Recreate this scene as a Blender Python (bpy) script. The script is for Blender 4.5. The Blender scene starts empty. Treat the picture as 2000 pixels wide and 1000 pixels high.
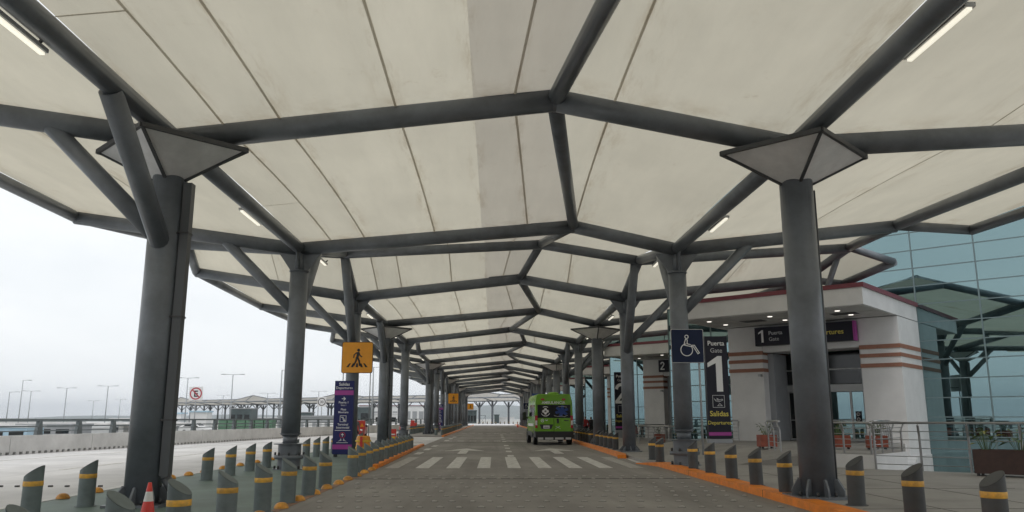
import bpy, bmesh, math, random
from mathutils import Vector, Matrix, Euler
R = math.radians
random.seed(7)
S = bpy.context.scene
C = S.collection
# ------------------------------------------------------------------ camera
cam_d = bpy.data.cameras.new('camera')
cam = bpy.data.objects.new('camera', cam_d); C.objects.link(cam)
cam.location = (0, 0, 1.62)
cam.rotation_euler = (R(90 + 11.52), 0, R(-1.22))
cam_d.sensor_width = 36; cam_d.lens = 28.08; cam_d.clip_start = 0.05; cam_d.clip_end = 40000
S.camera = cam
# ------------------------------------------------------------------ world: overcast day
w = bpy.data.worlds.new('World'); S.world = w; w.use_nodes = True
wn, wl = w.node_tree.nodes, w.node_tree.links
wn.clear()
out = wn.new('ShaderNodeOutputWorld'); bg = wn.new('ShaderNodeBackground')
sky = wn.new('ShaderNodeTexSky'); sky.sky_type = 'NISHITA'; sky.sun_disc = False
sky.sun_elevation = R(58); sky.sun_rotation = R(-150); sky.dust_density = 3.0
tc = wn.new('ShaderNodeTexCoord'); mp = wn.new('ShaderNodeMapping'); mp.inputs['Scale'].default_value = (1, 1, 3.2)
nz = wn.new('ShaderNodeTexNoise'); nz.inputs['Scale'].default_value = 3.2; nz.inputs['Detail'].default_value = 7; nz.inputs['Roughness'].default_value = .55
rp = wn.new('ShaderNodeValToRGB')
rp.color_ramp.elements[0].position = .30; rp.color_ramp.elements[0].color = (8.7, 9.05, 9.3, 1)
rp.color_ramp.elements[1].position = .68; rp.color_ramp.elements[1].color = (9.9, 10.1, 10.2, 1)
mx = wn.new('ShaderNodeMix'); mx.data_type = 'RGBA'; mx.inputs[0].default_value = .93
wl.new(tc.outputs['Generated'], mp.inputs['Vector']); wl.new(mp.outputs['Vector'], nz.inputs['Vector'])
wl.new(nz.outputs['Fac'], rp.inputs['Fac'])
wl.new(sky.outputs['Color'], mx.inputs[6]); wl.new(rp.outputs['Color'], mx.inputs[7])
wl.new(mx.outputs[2], bg.inputs['Color']); bg.inputs['Strength'].default_value = 0.1
wl.new(bg.outputs['Background'], out.inputs['Surface'])
sd = bpy.data.lights.new('sun', 'SUN'); sd.energy = 0.8; sd.angle = R(25); sd.color = (1, .96, .9)
sun = bpy.data.objects.new('sun', sd); C.objects.link(sun)
sun.rotation_euler = Euler((R(32), 0, R(-30)))
S.view_settings.view_transform = 'Standard'; S.view_settings.look = 'None'
S.view_settings.exposure = 0.2; S.view_settings.gamma = 1; S.view_settings.use_curve_mapping = False
S.render.engine = 'CYCLES'
S.cycles.max_bounces = 8; S.cycles.diffuse_bounces = 5; S.cycles.use_denoising = True
S.cycles.sample_clamp_indirect = 6

# ------------------------------------------------------------------ materials
MATS = {}
def vary(m, lo, hi):
    nt = m.node_tree; b = nt.nodes['Principled BSDF']; sk = b.inputs['Base Color']
    oi = nt.nodes.new('ShaderNodeObjectInfo'); q = nt.nodes.new('ShaderNodeMapRange'); q.inputs[3].default_value = lo; q.inputs[4].default_value = hi
    x = nt.nodes.new('ShaderNodeMix'); x.data_type = 'RGBA'; x.blend_type = 'MULTIPLY'; x.inputs[0].default_value = 1
    nt.links.new(oi.outputs['Random'], q.inputs[0]); nt.links.new(q.outputs[0], x.inputs[7])
    if sk.links: nt.links.new(sk.links[0].from_socket, x.inputs[6])
    else: x.inputs[6].default_value = sk.default_value
    nt.links.new(x.outputs[2], sk)
def wear(m, amt=.35, spot=.5, stretch=(1.3, .03, 1), scale=1.0):
    nt = m.node_tree; b = nt.nodes['Principled BSDF']; src = b.inputs['Base Color'].links[0].from_socket
    t = nt.nodes.new('ShaderNodeTexCoord'); fac = None
    for sc, st, lo, hi, a in ((scale, stretch, .50, .72, amt), (.9, (1, 1, 1), .66, .74, spot), (.12, (1, 1, 1), .40, .62, amt * .6)):
        q = nt.nodes.new('ShaderNodeMapping'); q.inputs['Scale'].default_value = st; n = nt.nodes.new('ShaderNodeTexNoise'); n.inputs['Scale'].default_value = sc; n.inputs['Detail'].default_value = 7; n.inputs['Roughness'].default_value = .6
        r = nt.nodes.new('ShaderNodeMapRange'); r.inputs[1].default_value = lo; r.inputs[2].default_value = hi; r.inputs[4].default_value = a
        nt.links.new(t.outputs['Object'], q.inputs['Vector']); nt.links.new(q.outputs['Vector'], n.inputs['Vector']); nt.links.new(n.outputs['Fac'], r.inputs[0])
        x = nt.nodes.new('ShaderNodeMix'); x.data_type = 'RGBA'; nt.links.new(r.outputs[0], x.inputs[0]); nt.links.new(src, x.inputs[6])
        c = b.inputs['Base Color'].default_value; x.inputs[7].default_value = (c[0] * .42, c[1] * .41, c[2] * .40, 1); src = x.outputs[2]
    nt.links.new(src, b.inputs['Base Color'])
def mat(name, col, rough=.6, metal=0, spec=.5, nscale=0, namt=.12, bump=0, bscale=40, emit=0, dark=None, coords='Object', stretch=None):
    if name in MATS: return MATS[name]
    m = bpy.data.materials.new(name); m.use_nodes = True
    nt = m.node_tree; b = nt.nodes['Principled BSDF']
    b.inputs['Base Color'].default_value = (*col, 1); b.inputs['Roughness'].default_value = rough
    b.inputs['Metallic'].default_value = metal; b.inputs['Specular IOR Level'].default_value = spec
    if emit:
        b.inputs['Emission Color'].default_value = (*col, 1); b.inputs['Emission Strength'].default_value = emit
    if nscale or bump:
        t = nt.nodes.new('ShaderNodeTexCoord'); src = t.outputs[coords]
        if stretch:
            mpn = nt.nodes.new('ShaderNodeMapping'); mpn.inputs['Scale'].default_value = stretch
            nt.links.new(src, mpn.inputs['Vector']); src = mpn.outputs['Vector']
    if nscale:
        n = nt.nodes.new('ShaderNodeTexNoise'); n.inputs['Scale'].default_value = nscale; n.inputs['Detail'].default_value = 8; n.inputs['Roughness'].default_value = .65
        r = nt.nodes.new('ShaderNodeValToRGB')
        d = dark or tuple(c * (1 - namt * 2) for c in col)
        r.color_ramp.elements[0].position = .33; r.color_ramp.elements[0].color = (*d, 1)
        r.color_ramp.elements[1].position = .66; r.color_ramp.elements[1].color = (*[min(1, c * (1 + namt)) for c in col], 1)
        nt.links.new(src, n.inputs['Vector']); nt.links.new(n.outputs['Fac'], r.inputs['Fac']); nt.links.new(r.outputs['Color'], b.inputs['Base Color'])
        rr = nt.nodes.new('ShaderNodeMapRange'); rr.inputs[3].default_value = max(0, rough - .08); rr.inputs[4].default_value = min(1, rough + .1)
        nt.links.new(n.outputs['Fac'], rr.inputs[0]); nt.links.new(rr.outputs[0], b.inputs['Roughness'])
    if bump:
        n2 = nt.nodes.new('ShaderNodeTexNoise'); n2.inputs['Scale'].default_value = bscale; n2.inputs['Detail'].default_value = 5
        bp = nt.nodes.new('ShaderNodeBump'); bp.inputs['Strength'].default_value = bump; bp.inputs['Distance'].default_value = .01
        nt.links.new(src, n2.inputs['Vector']); nt.links.new(n2.outputs['Fac'], bp.inputs['Height']); nt.links.new(bp.outputs['Normal'], b.inputs['Normal'])
    MATS[name] = m
    return m

def membrane(name, dif, tra, stain, bump=.35):
    m = bpy.data.materials.new(name); m.use_nodes = True; nt = m.node_tree; N, L = nt.nodes, nt.links
    N.clear(); o = N.new('ShaderNodeOutputMaterial'); mixs = N.new('ShaderNodeMixShader'); mixs.inputs[0].default_value = .5
    d = N.new('ShaderNodeBsdfDiffuse'); t = N.new('ShaderNodeBsdfTranslucent')
    tcn = N.new('ShaderNodeTexCoord'); oi = N.new('ShaderNodeObjectInfo')
    def noise(sc, det, ro, src, stretch=None):
        n = N.new('ShaderNodeTexNoise'); n.inputs['Scale'].default_value = sc; n.inputs['Detail'].default_value = det; n.inputs['Roughness'].default_value = ro
        if stretch:
            q = N.new('ShaderNodeMapping'); q.inputs['Scale'].default_value = stretch; L.new(src, q.inputs['Vector']); src = q.outputs['Vector']
        L.new(src, n.inputs['Vector']); return n.outputs['Fac']
    def ramp(f, a, b, ca, cb):
        q = N.new('ShaderNodeMapRange'); q.clamp = True
        for k_, v_ in zip((1, 2, 3, 4), (a, b, ca, cb)): q.inputs[k_].default_value = v_
        L.new(f, q.inputs[0]); return q.outputs[0]
    def mul(a, b, op='MULTIPLY'):
        q = N.new('ShaderNodeMath'); q.operation = op
        for k_, v_ in enumerate((a, b)):
            if isinstance(v_, (int, float)): q.inputs[k_].default_value = v_
            else: L.new(v_, q.inputs[k_])
        return q.outputs[0]
    oc = tcn.outputs['Object']
    tone = mul(ramp(noise(.30, 5, .6, oc), .3, .7, .91, 1.0), ramp(noise(.9, 6, .6, oc, (1.6, .28, 1)), .35, .65, .93, 1.0))
    tone = mul(tone, ramp(oi.outputs['Random'], 0, 1, .94, 1.03))
    # dirt gathered along the welded panel ends, in patches
    sep = N.new('ShaderNodeSeparateXYZ'); L.new(tcn.outputs['UV'], sep.inputs[0])
    ev = mul(sep.outputs['Y'], mul(1.0, sep.outputs['Y'], 'SUBTRACT'), 'MINIMUM')
    edge = mul(ramp(ev, 0.0, .09, 1, 0), ramp(noise(1.3, 7, .7, oc), .45, .68, 0, 1))
    eu = mul(sep.outputs['X'], mul(1.0, sep.outputs['X'], 'SUBTRACT'), 'MINIMUM')
    streak = mul(ramp(eu, 0.0, .22, 1, 0), ramp(noise(1.1, 8, .75, oc, (2.4, .35, 1)), .50, .70, 0, 1))
    blot = mul(ramp(noise(1.5, 12, .78, oc), .60, .78, 0, 1), ramp(noise(.25, 3, .5, oc), .45, .6, 0, 1))
    speck = mul(ramp(noise(9, 4, .6, oc), .70, .76, 0, 1), ramp(noise(.35, 3, .5, oc), .50, .62, 0, .8))
    dirt = mul(mul(mul(edge, .8), mul(streak, .9), 'MAXIMUM'), mul(blot, speck, 'MAXIMUM'), 'MAXIMUM')
    dirt = mul(dirt, stain)
    wr = noise(1.0, 4, .55, oc, (3.2, .5, 1))
    bp = N.new('ShaderNodeBump'); bp.inputs['Strength'].default_value = bump; bp.inputs['Distance'].default_value = .06; L.new(wr, bp.inputs['Height'])
    for sh, c in ((d, dif), (t, tra)):
        a = N.new('ShaderNodeMix'); a.data_type = 'RGBA'; a.blend_type = 'MULTIPLY'; a.inputs[0].default_value = 1
        a.inputs[6].default_value = (*c, 1); L.new(tone, a.inputs[7])
        b = N.new('ShaderNodeMix'); b.data_type = 'RGBA'; b.inputs[7].default_value = (c[0] * .50, c[1] * .40, c[2] * .29, 1)
        L.new(dirt, b.inputs[0]); L.new(a.outputs[2], b.inputs[6]); L.new(b.outputs[2], sh.inputs['Color']); L.new(bp.outputs[0], sh.inputs['Normal'])
    L.new(d.outputs[0], mixs.inputs[1]); L.new(t.outputs[0], mixs.inputs[2]); L.new(mixs.outputs[0], o.inputs['Surface'])
    return m
M_MEM = membrane('cream_membrane', (.69, .645, .54), (.72, .675, .555), .7)
M_MEM2 = membrane('darker_membrane', (.68, .63, .55), (.555, .515, .435), .75)  # darker membrane for the strip beside the ridge
M_MEM3 = membrane('pale_membrane', (.60, .59, .565), (.60, .585, .55), .5)
M_SEAM = membrane('seam_welt', (.42, .395, .35), (.76, .72, .64), .2)
M_STEEL = mat('grey_steel', (.150, .166, .187), .33, nscale=1.1, namt=.15, bump=.05, bscale=60)
M_BOLT = mat('bolt_steel', (.05, .05, .052), .5)
M_PIPE = mat('drain_pipe', (.075, .080, .087), .45)
M_CAP = mat('capital_panel', (.74, .735, .73), .4, nscale=2, namt=.07)
vary(M_STEEL, .92, 1.08); vary(M_CAP, .9, 1.05)
M_CAPF = mat('capital_frame', (.05, .052, .055), .5)
M_ROAD = mat('road_concrete', (.285, .268, .248), .8, nscale=.55, namt=.15, bump=.25, bscale=55, stretch=(1, .35, 1))
M_DECK = mat('deck_concrete', (.66, .652, .65), .85, nscale=.4, namt=.09, bump=.2, bscale=45)
M_GREEN = mat('green_paint', (.145, .205, .180), .6, nscale=.8, namt=.14, bump=.15, bscale=50)
M_PAVE = mat('pavement', (.33, .318, .30), .75, nscale=.6, namt=.14, bump=.2, bscale=50)
wear(M_ROAD, .5, .45); wear(M_DECK, .30, .15, scale=.8); wear(M_GREEN, .35, .4, (.8, .2, 1)); wear(M_PAVE, .3, .35, (.6, .6, 1))
M_ORANGE = mat('orange_paint', (.86, .25, .018), .45, nscale=3, namt=.12)
M_DOME = mat('dome_yellow', (.72, .33, .05), .45, nscale=8, namt=.2)
vary(M_DOME, .7, 1.05)
M_WHITEL = mat('white_road_paint', (.66, .65, .62), .75, nscale=4, namt=.12, dark=(.40, .385, .36))
M_WORN = mat('worn_road_paint', (.42, .405, .38), .8, nscale=6, namt=.2, dark=(.28, .265, .245))
M_JOINT = mat('joint_rubber', (.04, .038, .035), .8)
M_STUD = mat('stud_metal', (.36, .345, .32), .38, metal=.15)
M_STUDD = mat('stud_dark', (.06, .06, .06), .6)  # black stud body, and the shade painted round the metal studs
M_BOLR = mat('bollard_shaded', (.062, .066, .068), .55, nscale=4, namt=.1, bump=.1, bscale=120)  # bollard grey with the building side's shade put into the colour
M_BOLL = mat('bollard_lit', (.145, .178, .180), .55, nscale=4, namt=.1, bump=.1, bscale=120)  # same bollards, the open side's stronger light put into the colour
M_BAND = mat('amber_band', (.82, .44, .05), .45, nscale=9, namt=.12, dark=(.50, .29, .07))
vary(M_BAND, .72, 1.08); vary(M_BOLL, .84, 1.12); vary(M_BOLR, .84, 1.15)
M_CONC = mat('barrier_concrete', (.68, .672, .665), .85, nscale=.7, namt=.1, bump=.2, bscale=30)
M_RAIL = mat('rail_grey', (.15, .175, .185), .5, nscale=3, namt=.1)
M_INOX = mat('stainless', (.36, .36, .36), .32, metal=.85)
M_WHITE = mat('white_render', (.66, .655, .655), .75, nscale=.8, namt=.05, bump=.06, bscale=60)
M_GREYW = mat('grey_render', (.33, .345, .37), .75, nscale=.8, namt=.06)
M_TERRA = mat('terracotta_band', (.29, .135, .09), .7, nscale=4, namt=.08)
M_MAROON = mat('maroon_coping', (.17, .035, .05), .45)
M_BLACKP = mat('black_sign', (.021, .021, .033), .4, spec=.2)
M_BLUE = mat('navy_sign', (.026, .030, .125), .4, spec=.2)
M_NAVY = mat('navy_wheel_sign', (.012, .020, .055), .4, spec=.2)
M_MAG = mat('magenta', (.36, .045, .28), .45)
M_TXTW = mat('white_lettering', (.80, .80, .80), .5)
M_TXTG = mat('grey_lettering', (.55, .55, .56), .5)
M_TXTY = mat('yellow_lettering', (.72, .60, .10), .5)
M_SIGNY = mat('amber_sign', (.80, .33, .02), .4, nscale=3, namt=.04)
M_BLK = mat('black', (.012, .012, .013), .5)
M_SIGNW = mat('white_sign', (.72, .72, .73), .45)
M_RED = mat('sign_red', (.40, .02, .045), .5)
M_LIT = mat('lit_diffuser', (1, .95, .80), .5, emit=.72)
M_DOWN = mat('lit_downlight', (1, .95, .86), .5, emit=1.3)
M_LED = mat('lamp_housing', (.52, .53, .54), .45)
M_SOF = mat('soffit_panel', (.47, .46, .45), .7, nscale=3, namt=.05)
M_GRILLE = mat('dark_grille', (.05, .05, .05), .6)
M_FRAME = mat('door_frame_alu', (.40, .41, .42), .4, metal=.4)
M_PLANTER = mat('terracotta_planter', (.30, .075, .045), .6, nscale=4, namt=.15)
M_PLANTB = mat('brown_planter', (.060, .030, .024), .5, nscale=6, namt=.12)
M_SOIL = mat('soil', (.04, .03, .022), .9)
M_LEAF = mat('leaf_green', (.075, .13, .035), .55, nscale=5, namt=.3)
M_LEAFY = mat('leaf_yellow', (.26, .25, .05), .55)
M_CONEO = mat('cone_red', (.72, .06, .045), .45)
M_CONEW = mat('cone_white', (.72, .72, .70), .4)
M_LAMP = mat('lamp_post', (.32, .34, .36), .5)
M_GROUND = mat('ground_pale', (.40, .395, .38), .95, nscale=.02, namt=.16, dark=(.24, .25, .22))
M_HILL = mat('hill', (.10, .12, .09), .95, nscale=.002, namt=.2)
M_BLDG = mat('white_building', (.62, .62, .62), .7, nscale=.2, namt=.05)
M_BLDG2 = mat('grey_building', (.28, .29, .30), .7, nscale=.2, namt=.08)
M_ROOFB = mat('pale_blue_roof', (.36, .50, .60), .6)
M_GRNBOX = mat('green_container', (.10, .20, .13), .6, nscale=1, namt=.1)
M_TEAL = mat('teal_panel', (.060, .082, .085), .4, nscale=.5, namt=.15)
M_TYRE = mat('tyre', (.016, .016, .017), .8)
M_GLASSD = mat('dark_glass', (.010, .013, .014), .08, spec=.55)
M_VWIN = mat('van_window', (.008, .009, .010), .25, spec=.25)
M_VAN = mat('ambulance_green', (.165, .40, .012), .22, nscale=2, namt=.05)
M_BLKPL = mat('black_plastic', (.020, .021, .022), .55)
M_LENSR = mat('red_lens', (.40, .012, .018), .2)
M_CHROME = mat('rim_grey', (.35, .35, .36), .35, metal=.7)
M_BLUEG = mat('blue_print', (.012, .05, .24), .5)
M_CARRED = mat('car_red', (.38, .025, .03), .3)
M_SKIN = mat('skin', (.30, .17, .11), .6)
M_CLR = mat('red_cloth', (.30, .03, .03), .9)
M_CLB = mat('black_cloth', (.02, .02, .023), .9)
M_CLG = mat('grey_cloth', (.16, .17, .18), .9)
M_REDP = mat('red_plastic', (.58, .05, .04), .45)
M_YEL = mat('yellow_paint', (.70, .48, .04), .5)
M_DRUM = mat('amber_drum', (.70, .29, .03), .45, nscale=3, namt=.08)

def glass_reflect():
    m = bpy.data.materials.new('tinted_glass'); m.use_nodes = True; nt = m.node_tree; N, L = nt.nodes, nt.links
    N.clear(); o = N.new('ShaderNodeOutputMaterial'); mixs = N.new('ShaderNodeMixShader')
    g = N.new('ShaderNodeBsdfGlossy'); g.inputs['Color'].default_value = (.245, .355, .372, 1); g.inputs['Roughness'].default_value = .012
    d = N.new('ShaderNodeBsdfDiffuse'); d.inputs['Color'].default_value = (.014, .034, .035, 1)
    mixs.inputs[0].default_value = .86
    t = N.new('ShaderNodeTexCoord'); n = N.new('ShaderNodeTexNoise'); n.inputs['Scale'].default_value = .35; n.inputs['Detail'].default_value = 2
    b = N.new('ShaderNodeBump'); b.inputs['Strength'].default_value = .03; b.inputs['Distance'].default_value = .05
    L.new(t.outputs['Object'], n.inputs['Vector']); L.new(n.outputs['Fac'], b.inputs['Height']); L.new(b.outputs['Normal'], g.inputs['Normal'])
    L.new(d.outputs[0], mixs.inputs[1]); L.new(g.outputs[0], mixs.inputs[2]); L.new(mixs.outputs[0], o.inputs['Surface'])
    return m
M_GLASS = glass_reflect()

# ------------------------------------------------------------------ mesh helpers
class MB:
    def __init__(s): s.v = []; s.f = []; s.sm = []; s.mi = []; s.m = 0
    def add(s, vs, fs, smooth=False):
        o = len(s.v); s.v += [tuple(p) for p in vs]
        for f in fs: s.f.append([i + o for i in f]); s.sm.append(smooth); s.mi.append(s.m)
        return s
    def box(s, c, d, rz=0, rx=0, ry=0):
        x, y, z = d[0] / 2, d[1] / 2, d[2] / 2
        e = Euler((rx, ry, rz)).to_matrix(); c = Vector(c)
        vs = [c + e @ Vector(p) for p in ((-x, -y, -z), (x, -y, -z), (x, y, -z), (-x, y, -z), (-x, -y, z), (x, -y, z), (x, y, z), (-x, y, z))]
        return s.add(vs, [(0, 3, 2, 1), (4, 5, 6, 7), (0, 1, 5, 4), (1, 2, 6, 5), (2, 3, 7, 6), (3, 0, 4, 7)])
    def bar(s, a, b, wd, h):          # rectangular bar between two points, h along z as far as possible
        a, b = Vector(a), Vector(b); t = (b - a).normalized(); up = Vector((0, 0, 1)) if abs(t.z) < .95 else Vector((1, 0, 0))
        x = t.cross(up).normalized() * wd / 2; y = x.cross(t).normalized() * h / 2
        vs = [p + i * x + j * y for p in (a, b) for i, j in ((-1, -1), (1, -1), (1, 1), (-1, 1))]
        return s.add(vs, [(0, 1, 2, 3), (7, 6, 5, 4), (0, 4, 5, 1), (1, 5, 6, 2), (2, 6, 7, 3), (3, 7, 4, 0)])
    def tube(s, a, b, r, n=14, r2=None, caps=True):
        a, b = Vector(a), Vector(b); t = (b - a).normalized(); up = Vector((0, 0, 1)) if abs(t.z) < .95 else Vector((1, 0, 0))
        x = t.cross(up).normalized(); y = x.cross(t); r2 = r if r2 is None else r2
        vs = [p + rr * (math.cos(2 * math.pi * i / n) * x + math.sin(2 * math.pi * i / n) * y) for p, rr in ((a, r), (b, r2)) for i in range(n)]
        s.add(vs, [(i, i + n, (i + 1) % n + n, (i + 1) % n) for i in range(n)], True)
        if caps: s.add(vs[:n], [list(range(n))]); s.add(vs[n:], [list(range(n))[::-1]])
        return s
    def path(s, pts, r, n=10):
        for a, b in zip(pts, pts[1:]): s.tube(a, b, r, n)
        for p in pts[1:-1]: s.ball(p, r * 1.01, 8, 6)
        return s
    def ball(s, c, r, n=12, k=8, sc=(1, 1, 1)):
        prof = [(math.sin(math.pi * i / k), -math.cos(math.pi * i / k)) for i in range(k + 1)]
        return s.lathe([(p[0] * r, p[1] * r) for p in prof], c, n, sc)
    def lathe(s, prof, c=(0, 0, 0), n=16, sc=(1, 1, 1), smooth=True):
        vs = [(c[0] + r * math.cos(2 * math.pi * i / n) * sc[0], c[1] + r * math.sin(2 * math.pi * i / n) * sc[1], c[2] + z * sc[2]) for r, z in prof for i in range(n)]
        return s.add(vs, [(j * n + i, j * n + (i + 1) % n, (j + 1) * n + (i + 1) % n, (j + 1) * n + i) for j in range(len(prof) - 1) for i in range(n)], smooth)
    def prism(s, poly, fn, d0, d1):   # polygon (u,v) extruded along third axis by fn(u,v,d)
        n = len(poly); vs = [fn(u, v, d) for d in (d0, d1) for u, v in poly]
        return s.add(vs, [list(range(n))[::-1], list(range(n, 2 * n))] + [(i, (i + 1) % n, (i + 1) % n + n, i + n) for i in range(n)])
    def grid(s, rows, smooth=True):
        n = len(rows[0]); vs = [p for r in rows for p in r]
        return s.add(vs, [(j * n + i, j * n + i + 1, (j + 1) * n + i + 1, (j + 1) * n + i) for j in range(len(rows) - 1) for i in range(n - 1)], smooth)
    uv = None
    def mesh(s, name, mats):
        me = bpy.data.meshes.new(name); me.from_pydata(s.v, [], s.f)
        for m in (mats if isinstance(mats, (list, tuple)) else [mats]): me.materials.append(m)
        me.polygons.foreach_set('use_smooth', s.sm); me.polygons.foreach_set('material_index', s.mi)
        if s.uv:
            ul = me.uv_layers.new(name='UVMap')
            for lp in me.loops: ul.data[lp.index].uv = s.uv[lp.vertex_index]
        bm = bmesh.new(); bm.from_mesh(me); bmesh.ops.remove_doubles(bm, verts=bm.verts, dist=1e-5); bmesh.ops.recalc_face_normals(bm, faces=bm.faces); bm.to_mesh(me); bm.free()
        return me
    def build(s, name, mats, parent=None, loc=(0, 0, 0), rz=0, bevel=0):
        o = bpy.data.objects.new(name, s.mesh(name, mats)); C.objects.link(o)
        o.location = loc; o.rotation_euler.z = rz
        if parent: o.parent = parent
        if bevel:
            b = o.modifiers.new('bevel', 'BEVEL'); b.width = bevel; b.segments = 2; b.limit_method = 'ANGLE'
        return o
    def off(s, o):                    # world -> local of an unrotated root
        s.v = [(p[0] - o[0], p[1] - o[1], p[2] - o[2]) for p in s.v]; return s

def tag(o, label=None, cat=None, group=None, kind=None):
    if label: o['label'] = label
    if cat: o['category'] = cat
    if group: o['group'] = group
    if kind: o['kind'] = kind
    return o
def thing(name, label, cat, loc=(0, 0, 0), rz=0, group=None):
    o = bpy.data.objects.new(name, None); C.objects.link(o); o.empty_display_size = .2
    o.location = loc; o.rotation_euler.z = rz
    return tag(o, label, cat, group)
def struct(name, mb, m): return tag(mb.build(name, m), kind='structure')
def same(o, name, parent, loc=None, rot=None):       # a linked-data copy as part
    c = bpy.data.objects.new(name, o.data); C.objects.link(c); c.parent = parent
    if loc: c.location = loc
    if rot: c.rotation_euler = rot
    return c
def copy_tree(o, parent=None):
    c = o.copy(); C.objects.link(c)
    if parent: c.parent = parent
    for ch in list(o.children): copy_tree(ch, c)
    return c
def txt(s, size, loc, m, parent, rot=(R(90), 0, 0), align='CENTER', bold=0, sx=1.0):
    cu = bpy.data.curves.new('lettering', 'FONT'); cu.body = s; cu.size = size; cu.align_x = align; cu.extrude = .003; cu.offset = bold * size; cu.resolution_u = 3
    t = bpy.data.objects.new('lettering', cu); C.objects.link(t); bpy.context.view_layer.update()
    me = bpy.data.meshes.new_from_object(t.evaluated_get(bpy.context.evaluated_depsgraph_get())); me.materials.clear(); me.materials.append(m)
    bpy.data.objects.remove(t); o = bpy.data.objects.new('lettering', me); C.objects.link(o)
    o.location = loc; o.rotation_euler = rot; o.scale = (sx, 1, 1); o.parent = parent
    return o
ORD = ['nearest', 'second', 'third', 'fourth', 'fifth', 'sixth', 'seventh', 'eighth', 'ninth', 'tenth', 'eleventh', 'twelfth', 'thirteenth', 'fourteenth', 'fifteenth', 'sixteenth', 'seventeenth', 'eighteenth', 'nineteenth', 'twentieth', 'twenty-first', 'twenty-second', 'twenty-third', 'twenty-fourth', 'twenty-fifth', 'twenty-sixth', 'twenty-seventh', 'twenty-eighth']

# ------------------------------------------------------------------ the setting
def sheet(poly, z, zb):
    return MB().prism(poly, lambda u, v, d: (u, v, d), zb, z)
xb = lambda y: -22.2 + (y - 37.4) * .129          # foot of the concrete parapet
struct('ground', sheet([(-14000, -14000), (14000, -14000), (14000, 14000), (-14000, 14000)], -1.0, -1.4), M_GROUND)
deck = [(xb(-60) - .6, -60), (40, -60), (40, -.95), (11.7, 24.6), (13.9, 27.1), (19, 36.5), (40, 60), (40, 300), (-45, 300), (-45, 190), (xb(128) - .6, 128)]
struct('deck', sheet(deck, -.006, -1.05), M_DECK)
struct('road', sheet([(-3.95, -60), (5.75, -60), (5.75, 28.6), (5.3, 30), (5.45, 34), (5.6, 56), (5.4, 215), (-5.2, 215), (-4.45, 60), (-4.4, 51), (-3.9, 27)], .0, -.3), M_ROAD)
# joints and markings
mb = MB()
for y in (22.75, 57.0, 99.0): mb.box((.8, y, .001), (9.2, .10, .014))
mb.box((-12.5, 57, -.004), (15, .1, .014))
struct('road_joint', mb, M_JOINT)
mb = MB()
for i in range(9):
    x = -2.42 + 1.03 * (i - 1)
    mb.m = 1 if i in (0, 8) else 0
    mb.box((x, 31.5, .002), (.44, 7.7, .012))
struct('crosswalk', mb, [M_WHITEL, M_WORN])
mb = MB()
for x in (-1.55, 3.08):
    mb.box((x, 40.7, .002), (.42, 3.5, .012))
    mb.prism([(-1.0, 42.3), (-.21, 42.9), (-.21, 42.75), (.21, 42.75), (.21, 42.9), (1.0, 42.3), (0, 45.6)], lambda u, v, d, x=x: (x + u, v, d), -.004, .0082)
struct('road_arrow', mb, M_WHITEL)
mb = MB()
for y in (36.6, 41.5, 46, 50.5, 60, 66, 72, 78, 84): mb.box((.72, y, .002), (.28, 1.4, .012))
for y in (39.5, 44.5, 50, 62, 68, 74): mb.box((-3.62, y, .002), (.3, 2.2, .012))
for y in (61, 92): 
    for i in range(10): mb.box((-3.4 + i * .9, y, .002), (.5, .45, .012))
struct('lane_marking', mb, M_WHITEL)
mb = MB()
for i in range(9): mb.box((-14.2 + i * .05, 4 + i * 8.4, -.002), (.13, 4.2, .010), rz=R(-1))
for i in range(30):
    y0, y1 = -30 + i * 5, -25 + i * 5
    mb.bar((xb(y0) + 3.3, y0, -.002), (xb(y1) + 3.3, y1, -.002), .13, .010)
struct('road_line', mb, M_WHITEL)
# green painted islands between the column row and the road
struct('pavement_island', sheet([(-8.95, -40), (-4.02, -40), (-3.98, 27), (-4.5, 51), (-8.95, 51)], .004, -.3), M_GREEN)
struct('pavement_island', sheet([(-8.95, 75), (-4.75, 75), (-5.4, 205), (-8.95, 205)], .10, -.3), M_PAVE)
struct('kerb_edge', MB().bar((-9.05, -40, -.001), (-9.05, 52, -.001), .2, .03), M_CONC)
# pavement on the building side, with a dropped kerb at the crossing
struct('pavement', sheet([(6.07, -60), (40, -60), (40, -.7), (11.6, 24.85), (10.45, 26.2), (9.8, 42), (12.2, 45.5), (39, 60), (39, 250), (5.86, 250), (5.80, 36.2), (5.60, 34.8), (5.60, 30.2), (6.07, 28.6)], .12, -.3), M_PAVE)
mb = MB()
for i in range(11): mb.box((8.85, -18 + i * 4.0, .1215), (5.2, .012, .004))
for i in range(2): mb.box((7.6 + i * 2, 2, .1215), (.012, 44, .0046))
struct('pavement_joint', mb, M_JOINT)
mb = MB()
mb.prism([(5.66, -60), (6.068, -60), (6.068, 28.5), (5.66, 28.5)], lambda u, v, d: (u, v, d), -.1, .145)
mb.add([(5.66, 28.5, 0), (6.068, 28.5, 0), (6.068, 28.5, .145), (5.66, 28.5, .145), (5.2, 30.2, 0), (5.598, 30.2, 0), (5.598, 30.2, .03), (5.2, 30.2, .03)], [(0, 4, 7, 3), (1, 2, 6, 5), (3, 7, 6, 2), (4, 5, 6, 7)])
mb.m = 1
for y in (4.2, 10.8, 17.4, 24.0): mb.box((5.864, y, .01), (.412, .02, .275))
struct('kerb', mb, [M_ORANGE, M_JOINT])
mb = MB()
ks = [(5.18, 34.2), (5.36, 35.4), (5.52, 56), (5.5, 215)]
for (a, b), (c, d) in zip(ks, ks[1:]): mb.bar((a + .13, b, .03), (c + .13, d, .03), .36, .24)
struct('kerb', mb, M_ORANGE)
mb = MB()
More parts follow.
